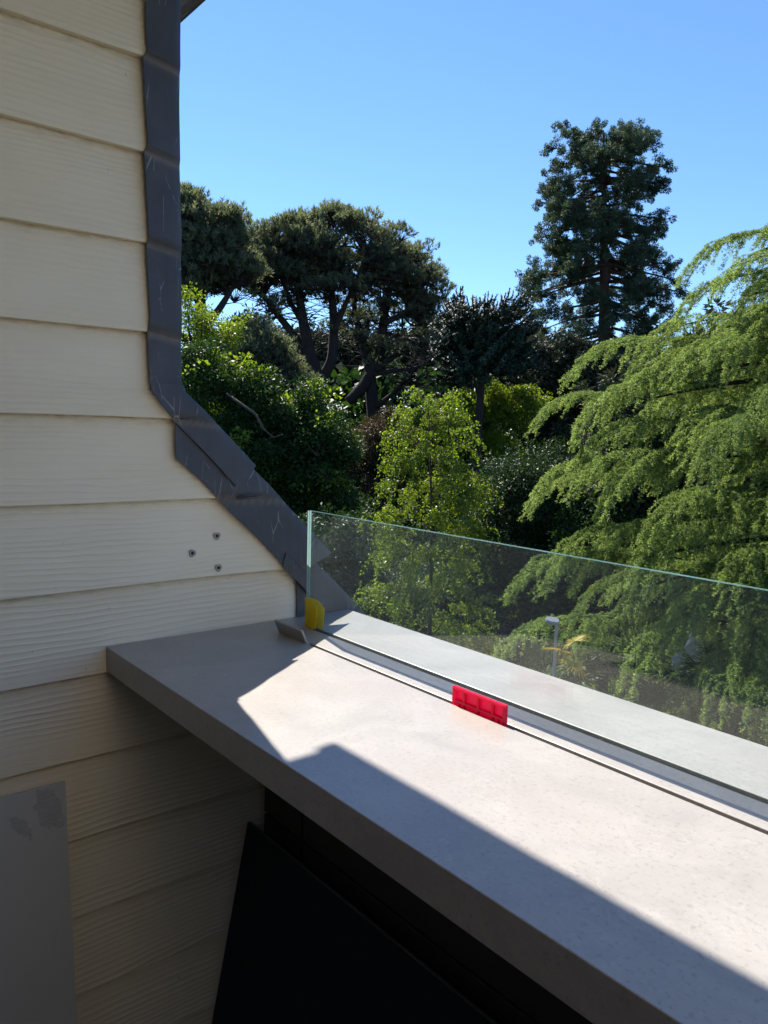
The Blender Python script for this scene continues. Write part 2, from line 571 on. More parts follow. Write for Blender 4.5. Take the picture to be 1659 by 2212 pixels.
def board(z1, z0, seed):
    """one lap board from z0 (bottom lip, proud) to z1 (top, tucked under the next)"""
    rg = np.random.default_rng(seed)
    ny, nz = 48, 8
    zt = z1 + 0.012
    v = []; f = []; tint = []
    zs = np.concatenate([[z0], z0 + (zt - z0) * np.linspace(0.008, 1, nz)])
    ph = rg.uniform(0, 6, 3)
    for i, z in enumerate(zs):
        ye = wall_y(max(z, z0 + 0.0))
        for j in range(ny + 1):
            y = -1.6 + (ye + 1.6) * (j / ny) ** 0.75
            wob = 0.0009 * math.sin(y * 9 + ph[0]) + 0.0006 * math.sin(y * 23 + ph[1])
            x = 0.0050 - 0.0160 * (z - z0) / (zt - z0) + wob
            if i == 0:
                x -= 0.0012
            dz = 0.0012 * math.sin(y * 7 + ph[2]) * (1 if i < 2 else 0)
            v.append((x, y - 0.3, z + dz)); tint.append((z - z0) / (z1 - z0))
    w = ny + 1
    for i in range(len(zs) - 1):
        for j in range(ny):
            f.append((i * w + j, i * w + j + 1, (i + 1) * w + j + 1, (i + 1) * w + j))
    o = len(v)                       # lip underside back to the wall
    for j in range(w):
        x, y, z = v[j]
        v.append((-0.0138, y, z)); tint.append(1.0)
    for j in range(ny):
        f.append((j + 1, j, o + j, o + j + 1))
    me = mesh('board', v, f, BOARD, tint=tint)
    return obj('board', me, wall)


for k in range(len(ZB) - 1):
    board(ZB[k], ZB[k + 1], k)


def profile(z):
    """proudness of the boards at height z, softened, for the lead dressed over them"""
    for k in range(len(ZB) - 1):
        if ZB[k + 1] <= z < ZB[k]:
            t = (z - ZB[k + 1]) / (ZB[k] - ZB[k + 1])
            s = min(1.0, (1 - t) / 0.93) if t > 0.07 else t / 0.07
            return 0.0125 * s
    return 0.0


def lead(name, left, right, x0, prof=0.0, thick=0.0024, nu=8, seed=0, label=None, wob=0.0007):
    """dressed sheet between two polylines of the wall plane, each (y, z), same count"""
    left = np.array(left, float); right = np.array(right, float)
    # resample both polylines densely
    def res(p, n):
        d = np.concatenate([[0], np.cumsum(np.linalg.norm(np.diff(p, axis=0), axis=1))])
        t = np.linspace(0, d[-1], n)
        t = np.unique(np.concatenate([t, d]))
        return t / d[-1], p, d / d[-1]
    n = max(12, int(np.linalg.norm(np.diff(left, axis=0), axis=1).sum() / 0.008))
    rg = np.random.default_rng(seed)
    ph = rg.uniform(0, 6, 6)
    tt = np.linspace(0, 1, n)
    def ev(p, keys):
        return np.stack([np.interp(tt, keys, p[:, 0]), np.interp(tt, keys, p[:, 1])], 1)
    keys = np.concatenate([[0], np.cumsum(np.linalg.norm(np.diff(right, axis=0), axis=1) + np.linalg.norm(np.diff(left, axis=0), axis=1))])
    keys /= keys[-1]
    tt = np.unique(np.concatenate([tt, keys]))
    A = ev(left, keys); B = ev(right, keys)
    v = []; tint = []
    for a, b in zip(A, B):
        for j in range(nu + 1):
            s = j / nu
            y, z = a + (b - a) * s
            x = x0 + prof * profile(z + 0.010 * s) * (1 - 0.6 * s)
            x += wob * (math.sin(y * 31 + z * 17 + ph[0]) + 0.7 * math.sin(z * 47 - y * 22 + ph[1]) + 0.5 * math.sin(y * 83 + ph[2]) * math.sin(z * 71 + ph[3]))
            if s == 1: x -= 0.004       # outer arris is dressed round the edge
            v.append((x, y - 0.3, z))
            zz = z + 0.010 * s
            tint.append(max([math.exp(-((zz - q + 0.003) / 0.0045) ** 2) for q in ZB] + [0]) if prof > 0.5 else 0.0)
    w = nu + 1
    m = len(tt)
    f = [(i * w + j + 1, i * w + j, (i + 1) * w + j, (i + 1) * w + j + 1) for i in range(m - 1) for j in range(nu)]
    me = mesh(name, v, f, LEAD, smooth=True, tint=tint)
    o = obj(name, me, wall)
    s = o.modifiers.new('solid', 'SOLIDIFY'); s.thickness = thick; s.offset = 0
    s = o.modifiers.new('crisp', 'EDGE_SPLIT'); s.split_angle = R(35)
    if label: o['label'] = label
    return o


# upright sheet dressed over the laps: its inner edge steps with every board
lz = [2.62, 2.37, 2.232, 2.219, 2.10, 2.089, 2.076, 1.99, 1.935, 1.919, 1.85, 1.775, 1.758, 1.64, 1.614, 1.60, 1.512]
ly = [0.554, 0.557, 0.556, 0.552, 0.553, 0.5555, 0.5495, 0.552, 0.5545, 0.550, 0.553, 0.555, 0.5535, 0.557, 0.5545, 0.5555, 0.557]
ry = [float(np.interp(z, OUTZ, OUTY)) for z in lz]
lead('upright_flashing', list(zip(ly, lz)), list(zip(ry, [z - 0.012 for z in lz])), 0.0060, 0.62, seed=1)
# lower wide sheet on the slope
lead('slope_flashing', [(0.600, 1.470), (0.606, 1.455), (0.606, 1.388), (0.658, 1.344), (0.719, 1.283), (0.790, 1.218), (0.835, 1.171), (0.866, 1.143)],
     [(0.640, 1.482), (0.668, 1.462), (0.703, 1.4335), (0.760, 1.377), (0.806, 1.336), (0.872, 1.272), (0.920, 1.226), (0.966, 1.181)], 0.0075, 0.55, seed=2)
# knee sheet lapped over it
lead('knee_flashing', [(0.5555, 1.524), (0.557, 1.511), (0.586, 1.472), (0.607, 1.452), (0.660, 1.402), (0.727, 1.334)],
     [(0.621, 1.523), (0.6235, 1.511), (0.640, 1.497), (0.662, 1.479), (0.712, 1.433), (0.7755, 1.373)], 0.0125, 0.55, seed=3)
# bottom sheet running on below the counter's back edge, and the small upstand at the wall's foot
lead('foot_flashing', [(0.838, 1.176), (0.865, 1.146), (0.905, 1.105), (0.935, 1.062), (0.955, 1.02)],
     [(0.925, 1.1665), (0.9405, 1.152), (1.000, 1.0975), (1.036, 1.062), (1.078, 1.020)], 0.0055, 0.2, seed=4)
lead('lap_flashing', [(0.8355, 1.1655), (0.862, 1.141), (0.890, 1.114), (0.914, 1.090)], [(0.846, 1.194), (0.872, 1.168), (0.900, 1.143), (0.921, 1.124)], 0.0135, 0.3, seed=5)
lead('upstand_flashing', [(0.8785, 1.134), (0.8815, 1.092), (0.879, 1.051)], [(0.962, 1.134), (0.962, 1.092), (0.962, 1.051)], 0.0030, 0.2, seed=6)
# raised creases where the sheets are dressed over the board laps
for (y0, z0, y1, z1) in [(0.610, 1.4615, 0.652, 1.463), (0.730, 1.313, 0.789, 1.3155), (0.730, 1.3085, 0.775, 1.310)]:
    v, f = tube([(0.0155, y0 - 0.3, z0), (0.0165, (y0 + y1) / 2 - 0.3, (z0 + z1) / 2 + 0.001), (0.014, y1 - 0.3, z1)], [0.0012, 0.0024, 0.001], 6)
    obj('crease', mesh('crease', v, f, LEAD, smooth=True), wall)

# plugged screw holes
for (y, z) in [(0.697, 1.2357), (0.6436, 1.2061), (0.6974, 1.1732)]:
    mb = MB()
    n = 14
    xs = 0.0052 - 0.0160 * ((z - 1.1565) / 0.1665)
    rings = [(0.0074, 0.0004), (0.0066, 0.0012), (0.0034, 0.0013), (0.0030, 0.0003)]
    v = []
    for r_, dx in rings:
        for i in range(n):
            a = i * 2 * math.pi / n
            rr = r_ * (1 + 0.10 * math.sin(3 * a + y * 90))
            v.append((xs + dx, y - 0.3 + rr * math.cos(a), z + rr * math.sin(a)))
    f = []
    for k in range(3):
        f += [(k * n + i, k * n + (i + 1) % n, (k + 1) * n + (i + 1) % n, (k + 1) * n + i) for i in range(n)]
    mb.add(v, f, 0)
    mb.add(v[3 * n:], [tuple(range(n))], 1)
    mb.build('wall_plug', [PLUG, HOLE], wall, smooth=False)

# terrace floor, parapet, unseen rear and right walls shaped for the light, ceiling
def struct(name, lo, hi, m):
    b = MB(); b.box(lo, hi); return tag(b.build(name, m), kind='structure')


struct('terrace_floor', (-0.0, -1.6, -0.2), (2.08, 0.80, 0.0), FLOORM)
struct('house_wall', (-6, 0.99, GROUND), (12, 1.06, -0.2), WHITEW)
struct('rear_wall', (-0.23, -1.85, 0.0), (2.3, -1.603, 2.75), mat_simple('grey_brown_render', (0.14, 0.13, 0.115), 0.8, 0.15, 5))
struct('side_bounce_wall', (2.1, 0.0, 1.33), (2.3, 0.62, 2.7), mat_simple('cream_render', (0.80, 0.71, 0.54), 0.8, 0.05, 4))  # unseen, added to bounce sunlight onto the cladding
struct('side_shade_wall', (2.085, 0.0, 0.0), (2.3, 0.66, 1.327), PARA)  # unseen, added dark so less light reaches the lower boards
struct('return_shade_wall', (2.1, -1.6, 0.0), (2.3, -0.003, 2.75), PARA)  # unseen, kept dark to cut the bounce on the lower boards

par = empty('parapet', (0, 0.9, 0))
tag(par, 'dark brown panelled parapet in the shade below the counter', 'wall')
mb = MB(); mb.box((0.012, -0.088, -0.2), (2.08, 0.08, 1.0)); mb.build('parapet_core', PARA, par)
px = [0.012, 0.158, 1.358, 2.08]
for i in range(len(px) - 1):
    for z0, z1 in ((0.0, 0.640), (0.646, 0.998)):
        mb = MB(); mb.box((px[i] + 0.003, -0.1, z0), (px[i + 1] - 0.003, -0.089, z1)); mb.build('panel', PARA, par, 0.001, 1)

# roof over the terrace: soffit with a lead covered fascia
roof = empty('roof_eave', (-0.437, 0.80, 2.36))
tag(roof, 'grey soffit and dark lead-wrapped eave jutting out above the flashing', 'roof')
mb = MB(); mb.box((0.0, -1.9, 0.012), (1.65, -0.034, 0.03)); mb.build('soffit', SOFFIT, roof)  # unseen right end cut short to let light reach the cladding
v = []; f = []
prof_ = [(-0.036, 0.034), (-0.036, 0.003), (-0.030, -0.003), (-0.012, -0.005), (-0.002, -0.002), (0.0, 0.012), (0.0, 0.085), (-0.014, 0.10), (-0.036, 0.10)]
rg = np.random.default_rng(3)
nx = 40
for i in range(nx + 1):
    x = 1.65 * i / nx
    w_ = 0.0022 * math.sin(x * 14) + 0.0015 * math.sin(x * 33 + 1) + rg.normal(0, 0.0006)
    for (y, z) in prof_:
        v.append((x, y + (w_ if y < -0.02 and z < 0.03 else w_ * 0.4), z + w_ * 0.6))
k = len(prof_)
for i in range(nx):
    for j in range(k):
        f.append((i * k + j, i * k + (j + 1) % k, (i + 1) * k + (j + 1) % k, (i + 1) * k + j))
f.append(tuple(range(k))[::-1]); f.append(tuple(nx * k + j for j in range(k)))
obj('fascia', mesh('fascia', v, f, LEAD, smooth=False), roof)
mb = MB(); mb.add([(0, -0.02, 0.102), (1.65, -0.02, 0.102), (1.65, -1.9, 0.5), (0, -1.9, 0.5), (0, -0.02, 0.05), (1.65, -0.02, 0.05), (1.65, -1.9, 0.05), (0, -1.9, 0.05)],
                  [(0, 1, 2, 3), (4, 7, 6, 5), (0, 4, 5, 1), (1, 5, 6, 2), (2, 6, 7, 3), (3, 7, 4, 0)])
mb.build('roof_slope', ROOFM, roof)

# neighbouring roof slope beyond the cheek wall (seen only from the side)
mb = MB()
mb.add([(-6, 0.56, 1.52), (-0.225, 0.56, 1.52), (-0.225, 1.05, 1.0), (-6, 1.05, 1.0), (-6, -1.6, 1.52), (-0.225, -1.6, 1.52), (-6, 1.05, -0.2), (-0.225, 1.05, -0.2)],
       [(0, 3, 2, 1), (4, 0, 1, 5), (3, 6, 7, 2)])
tag(mb.build('roof_plane', ROOFM), kind='structure')

# ------------------------------------------------------------------ counter
ctr = empty('counter', (0, 0.75, 1.05))
tag(ctr, 'long pale stone bar counter, half in sun, fixed to the cream wall', 'counter')


def slab(xs, ys, zt, zb, present, name):
    """stepped slab: cells of a grid, each with its own top height"""
    b = MB()
    nx, ny = len(xs) - 1, len(ys) - 1
    top = lambda i, j: present(i, j) if 0 <= i < nx and 0 <= j < ny else None
    for i in range(nx):
        for j in range(ny):
            t = top(i, j)
            x0, x1, y0, y1 = xs[i], xs[i + 1], ys[j], ys[j + 1]
            mi = 0 if t == zt else 1
            b.add([(x0, y0, t), (x1, y0, t), (x1, y1, t), (x0, y1, t)], [(0, 1, 2, 3)], mi)
            b.add([(x0, y0, zb), (x1, y0, zb), (x1, y1, zb), (x0, y1, zb)], [(3, 2, 1, 0)], 0)
            for di, dj, pa, pb in ((-1, 0, (x0, y1), (x0, y0)), (1, 0, (x1, y0), (x1, y1)), (0, -1, (x0, y0), (x1, y0)), (0, 1, (x1, y1), (x0, y1))):
                o = top(i + di, j + dj)
                lo = zb if o is None else o
                if lo < t:
                    b.add([(pa[0], pa[1], lo), (pb[0], pb[1], lo), (pb[0], pb[1], t), (pa[0], pa[1], t)], [(0, 1, 2, 3)], 0)
    me = mesh(name, b.v, b.f, [STONE, SLOTDARK], b.m)
    return me


# front board with its mitred apron, slotted top behind it
YF = 0.476 - 0.75
ys = [YF, 0.785 - 0.75, 0.7935 - 0.75, 0.852 - 0.75, 0.8650 - 0.75, 1.016 - 0.75]
xs = [0.002, 0.079, 0.187, 2.08]


def cell(i, j):
    if j == 1 and i >= 2: return -0.014
    if j == 3 and i >= 1: return -0.03
    return 0.0


me = slab(xs, ys, 0.0, -0.046, cell, 'counter_top')
o = obj('counter_top', me, ctr)
bv = o.modifiers.new('weld', 'WELD'); bv.merge_threshold = 0.0001
bv = o.modifiers.new('bevel', 'BEVEL'); bv.width = 0.0011; bv.segments = 2; bv.limit_method = 'ANGLE'; bv.angle_limit = R(50)

# short loose bead tipped up at the end of the slot
t = MB()
t.box((-0.0485, -0.0022, 0.0), (0.0485, 0.0022, 0.030))
o = t.build('loose_bead', STONE, None, 0.0006, 2, loc=(0.1355, 0.7885, 1.0485), rot=(R(24), 0, 0))
tag(o, 'short pale strip tipped up in the counter slot near the wall', 'trim strip')

# ------------------------------------------------------------------ glass balustrade
gl = empty('glass_balustrade', (0.079, 0.86, 1.05))
tag(gl, 'clear frameless glass upstand with green edges standing on the counter', 'glass panel')
GY = 0.8545 - 0.86
GT = 1.2865 - 1.05
for q, (y0, y1) in enumerate(((GY, GY + 0.0040), (GY + 0.0048, GY + 0.0088))):
    b = MB()
    x0, x1, z0, z1 = 0.0005, 2.0, -0.028, GT
    v = [(x0, y0, z0), (x1, y0, z0), (x1, y1, z0), (x0, y1, z0), (x0, y0, z1), (x1, y0, z1), (x1, y1, z1), (x0, y1, z1)]
    fr, bk = (0, 1) if q == 0 else (1, 0)
    b.add(v, [(0, 1, 5, 4)], fr); b.add(v, [(2, 3, 7, 6)], bk)
    b.add(v, [(4, 5, 6, 7), (3, 0, 4, 7), (1, 2, 6, 5), (0, 3, 2, 1)], 2)
    me = mesh('glass_sheet', b.v, b.f, [GLASS, CLEAR, GEDGE], b.m)
    obj('glass_sheet', me, gl)
b = MB(); b.box((0.012, GY + 0.0094, -0.029), (2.0, GY + 0.0110, -0.006)); b.build('gasket', RUBBER, gl)

# yellow film folded round the foot of the glass corner
b = MB()
fo = [(-0.0015, 0.000), (0.012, 0.0), (0.026, 0.0), (0.0365, 0.001), (0.0365, 0.018), (0.041, 0.034), (0.0405, 0.046), (0.030, 0.050), (0.022, 0.0565), (0.012, 0.0585), (-0.0015, 0.0595)]


def film(pts, y, jit, thick):
    n = len(pts)
    v = [(x, y + jit * math.sin(17 * i + 2), z) for i, (x, z) in enumerate(pts)] + [(x, y + thick + jit * math.sin(17 * i + 2), z) for i, (x, z) in enumerate(pts)]
    return v, [tuple(range(n))[::-1], tuple(range(n, 2 * n))] + [(i, i + n, (i + 1) % n + n, (i + 1) % n)[::-1] for i in range(n)]


v, f = film(fo, -0.0012, 0.0005, 0.0007); b.add(v, f)
v, f = film([(x * 1.0 + (0.006 if x > 0.01 else 0), z * 0.96) for x, z in fo], 0.0126, 0.0006, 0.0007); b.add(v, f)
b.box((-0.0022, -0.0012, 0.0), (-0.0015, 0.0133, 0.0575))
v, f = film([(0.003, 0.001), (0.0145, 0.0), (0.0165, 0.016), (0.011, 0.029), (0.003, 0.043)], -0.0022, 0.0003, 0.0006); b.add(v, f)
v, f = film([(0.017, 0.001), (0.027, 0.0), (0.026, 0.022), (0.033, 0.041), (0.029, 0.043), (0.022, 0.026)], -0.0026, 0.0006, 0.0007); b.add(v, f)
o = b.build('yellow_film_wrap', YEL, None, loc=(0.079, 0.8545, 1.0505))
tag(o, 'crumpled yellow plastic film wrapped round the glass corner foot', 'plastic film')

# red glazing packer standing in the slot
b = MB()
L, H = 0.104, 0.0475
b.box((0, 0.0030, 0.0), (L, 0.0042, H))                       # web
for x0, x1 in ((0, 0.005), (0.022, 0.0255), (0.0500, 0.0535), (0.078, 0.0815), (L - 0.005, L)):
    b.box((x0, -0.0018, 0.0), (x1, 0.0030, H - 0.0045))
b.box((0, -0.0018, H - 0.0045), (L, 0.0030, H))
b.box((0.005, -0.0017, 0.0245), (L - 0.005, 0.0030, 0.028))
b.box((0.012, -0.0012, 0.0080), (0.0145, 0.0030, 0.0245))
b.box((L - 0.0145, -0.0012, 0.0080), (L - 0.012, 0.0030, 0.0245))
b.box((0, -0.0018, 0.0), (L, 0.0030, 0.0050))
o = b.build('glazing_packer', RED, None, 0.0004, 1, loc=(0.572, 0.7885, 1.0295))
tag(o, 'bright red ribbed plastic packer stuck upright in the counter slot', 'spacer')

# ------------------------------------------------------------------ sheets leaning below the counter
H = 0.826
nyp, nzp = 60, 60
v = []; tint = []
for i in range(nzp + 1):
    z = H * i / nzp
    for j in range(nyp + 1):
        y = -0.9 + 0.9 * (j / nyp) ** 0.5
        v.append((0, y, z))
        d1 = math.hypot((y + 0.030 + 0.25 * (z - 0.79)) / 0.020, (z - 0.785) / 0.042)
        d2 = math.hypot((y + 0.075 + 0.55 * (z - 0.768)) / 0.013, (z - 0.768) / 0.026)
        tint.append(max(0, min(1, 1.0 - 0.5 * min(d1, d2))))
w = nyp + 1
f = [(i * w + j, i * w + j + 1, (i + 1) * w + j + 1, (i + 1) * w + j) for i in range(nzp) for j in range(nyp)]
o = obj('leaning_panel', mesh('leaning_panel', v, f, GREYP, tint=tint), None, (0.0965, 0.398, 0.001), (0, -math.atan2(0.082, 0.82), 0))
s = o.modifiers.new('solid', 'SOLIDIFY'); s.thickness = 0.006; s.offset = -1
tag(o, 'plain grey board with a torn corner leaning on the cream wall', 'board')

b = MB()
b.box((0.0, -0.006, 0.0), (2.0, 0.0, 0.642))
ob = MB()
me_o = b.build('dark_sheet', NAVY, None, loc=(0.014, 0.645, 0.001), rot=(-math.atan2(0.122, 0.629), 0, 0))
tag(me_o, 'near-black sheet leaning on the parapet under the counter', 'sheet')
b = MB(); b.box((0.001, -0.0058, 0.6423), (1.999, -0.0002, 0.6440)); b.build('sheet_edge', NAVYEDGE, me_o)
#FOLIAGE
# ================================================================== vegetation
LIME = mat_leaf('cedar_needles', (0.052, 0.090, 0.030), (0.31, 0.385, 0.135), 0.5, (1.6, 1.65, 0.9), 0.55, 0.3, 0.22)
PINE = mat_leaf('pine_needles', (0.060, 0.080, 0.052), (0.20, 0.215, 0.14), 0.48, (1.5, 1.55, 0.95), 0.5, 0.4, 0.3)
WELL = mat_leaf('redwood_sprays', (0.030, 0.058, 0.038), (0.095, 0.135, 0.078), 0.35, (1.0, 1.1, 0.6), 0.55, 0.3, 0.4)
MPUZ = mat_leaf('monkey_puzzle_scales', (0.014, 0.030, 0.017), (0.038, 0.060, 0.030), 0.1, (1, 1, 1), 0.5, 0.3, 0.4)
BIRCH = mat_leaf('birch_leaves', (0.085, 0.145, 0.016), (0.18, 0.245, 0.028), 0.5, (1.8, 1.75, 0.5), 0.42, 0.5, 0.3)
BRIGHT = mat_leaf('fresh_leaves', (0.09, 0.145, 0.014), (0.19, 0.245, 0.028), 0.5, (1.5, 1.5, 0.5), 0.45, 0.4, 0.4)
DARKL = mat_leaf('dark_leaves', (0.020, 0.046, 0.014), (0.048, 0.095, 0.022), 0.3, (1.4, 1.5, 0.5), 0.52, 0.25, 0.35)
LAUREL = mat_leaf('glossy_leaves', (0.020, 0.045, 0.016), (0.050, 0.085, 0.030), 0.22, (1.2, 1.4, 0.5), 0.5, 0.25, 0.35)
BROWNL = mat_leaf('bronze_leaves', (0.040, 0.032, 0.014), (0.085, 0.065, 0.028), 0.25, (1.3, 1.1, 0.6), 0.6, 0.3, 0.35)
CONIF = mat_leaf('dull_conifer_sprays', (0.020, 0.032, 0.016), (0.060, 0.066, 0.034), 0.18, (1.0, 1.1, 0.6), 0.6, 0.3, 0.5)
PALMG = mat_leaf('palm_green', (0.030, 0.060, 0.020), (0.075, 0.110, 0.035), 0.25, (1.3, 1.4, 0.5), 0.5, 0.25, 0.5)
PALMY = mat_leaf('palm_yellow', (0.40, 0.24, 0.02), (0.45, 0.36, 0.06), 0.35, (1.2, 1.1, 0.6), 0.45, 0.4, 0.5)
PALMW = mat_leaf('palm_dry', (0.16, 0.17, 0.15), (0.27, 0.27, 0.25), 0.15, (1.0, 1.0, 0.9), 0.5, 0.3, 0.5)


def unit(a):
    return a / (np.linalg.norm(a, axis=-1, keepdims=True) + 1e-9)


def blades(p, d, nrm, ln, wd, rg, fold=0.25, tip=0.55):
    """leaf shaped quads from p along d: base, side, tip, side"""
    n = len(p)
    d = unit(d); s = unit(np.cross(d, nrm)); up = np.cross(s, d)
    ln = np.broadcast_to(ln, n)[:, None]; wd = np.broadcast_to(wd, n)[:, None]
    m = p + d * ln * (1 - tip) + up * wd * fold
    v = np.stack([p, m + s * wd * 0.5, p + d * ln, m - s * wd * 0.5], 1).reshape(-1, 3)
    f = np.arange(4 * n).reshape(n, 4)
    return v, f


class FB:
    """foliage collector: quads for leaves (slot 0) and tubes for twigs (slot 1)"""
    def __init__(s):
        s.v = []; s.f = []; s.t = []; s.mi = []; s.n = 0

    def leaves(s, v, f, tint):
        s.v.append(v); s.f.append(f + s.n); s.n += len(v)
        s.t.append(np.repeat(tint, 4)); s.mi.append(np.zeros(len(f), int))

    def twig(s, pts, rad, sides=4):
        v, f = tube(pts, rad, sides, False)
        f = np.array(f)
        s.v.append(v); s.f.append(f + s.n); s.n += len(v)
        s.t.append(np.zeros(len(v))); s.mi.append(np.ones(len(f), int))

    def mesh(s, name, leafmat, twigmat):
        return mesh(name, np.concatenate(s.v), np.concatenate(s.f), [leafmat, twigmat], np.concatenate(s.mi), np.concatenate(s.t))


def ball(rg, n, shell=0.5):
    d = unit(rg.normal(size=(n, 3)))
    r = rg.uniform(shell, 1, n) ** 0.7
    return d * r[:, None], d


def leafblob(seed, n, radii, ln, wd, mat, twig=TWIG, up=0.6, lumps=5, spread=0.62, droop=0.0, ntw=6):
    """irregular cluster of leaves made of several smaller lumps"""
    rg = np.random.default_rng(seed)
    b = FB()
    radii = np.array(radii)
    cen = rg.normal(size=(lumps, 3)) * 0.42
    cen[:, 2] *= 0.8
    which = rg.integers(0, lumps, n)
    p, d = ball(rg, n, 0.15)
    p = (cen[which] + p * spread * rg.uniform(0.7, 1.2, lumps)[which, None]) * radii
    out = unit(d + 0.5 * unit(p))
    dirs = unit(out + rg.normal(size=(n, 3)) * 0.7 + np.array([0, 0, -droop]))
    nrm = unit(np.array([0, 0, 1.0]) * up + out * 0.4 + rg.normal(size=(n, 3)) * 0.55)
    v, f = blades(p, dirs, nrm, ln * rg.uniform(0.7, 1.25, n), wd * rg.uniform(0.75, 1.2, n), rg)
    b.leaves(v, f, rg.uniform(0, 1, n))
    for i in range(min(ntw, lumps)):
        c = cen[i] * radii
        b.twig(bez((0, 0, -radii[2] * 0.5), (c * 0.3 + np.array([0, 0, -0.1 * radii[2]])), c, 5), np.linspace(0.018, 0.005, 5) * radii[0])
    return b.mesh('foliage', mat, twig)


def pineclump(seed, ntuft=34, nn=17, ln=0.25, mat=PINE, r=(0.95, 0.95, 0.55)):
    """cushion of upright needle tufts on a fan of twigs"""
    rg = np.random.default_rng(seed)
    b = FB()
    r = np.array(r)
    d = unit(rg.normal(size=(ntuft, 3))); d[:, 2] = np.abs(d[:, 2]) * 1.1 - 0.12
    c = d * r * rg.uniform(0.55, 1.0, ntuft)[:, None]
    ax = unit(d * 0.6 + np.array([0, 0, 0.9]))
    P = np.repeat(c, nn, 0); A = np.repeat(ax, nn, 0)
    dirs = unit(A * 0.85 + rg.normal(size=P.shape) * 0.50)
    P = P + A * rg.uniform(-0.10, 0.12, len(P))[:, None]
    v, f = blades(P, dirs, rg.normal(size=P.shape), ln * rg.uniform(0.6, 1.2, len(P)), ln * 0.17, rg, 0.0, 0.6)
    tn = np.repeat(rg.uniform(0, 1, ntuft), nn) * 0.8 + rg.uniform(0, 0.2, len(P))
    b.leaves(v, f, tn)
    for i in range(0, ntuft, 2):
        b.twig(bez((0, 0, -0.9 * r[2]), c[i] * 0.35 + np.array([0, 0, -0.5 * r[2]]), c[i], 4), np.linspace(0.030, 0.008, 4), 3)
    return b.mesh('foliage', mat, BARKD)


def redwoodclump(seed, mat=WELL, n=1150, r=(0.85, 0.85, 0.75), ln=0.17, wd=0.06):
    """hanging bunch of short cord-like sprays"""
    rg = np.random.default_rng(seed)
    b = FB()
    r = np.array(r)
    lumps = 11
    cen = unit(rg.normal(size=(lumps, 3))) * rg.uniform(0.25, 1.25, lumps)[:, None]
    which = rg.integers(0, lumps, n)
    p, d = ball(rg, n, 0.1)
    p = (cen[which] + p * rg.uniform(0.20, 0.34, lumps)[which, None]) * r
    dirs = unit(d + rg.normal(size=(n, 3)) * 0.5 + np.array([0, 0, -0.25]))
    v, f = blades(p, dirs, rg.normal(size=p.shape), ln * rg.uniform(0.7, 1.3, n), wd, rg, 0.2, 0.5)
    b.leaves(v, f, rg.uniform(0, 1, n) * 0.5 + 0.5 * rg.uniform(0, 1, lumps)[which])
    for i in range(lumps):
        b.twig(bez((0, 0, 0), cen[i] * r * 0.5 + np.array([0, 0, 0.05]), cen[i] * r, 4), np.linspace(0.035, 0.01, 4), 3)
    return b.mesh('foliage', mat, BARKR)


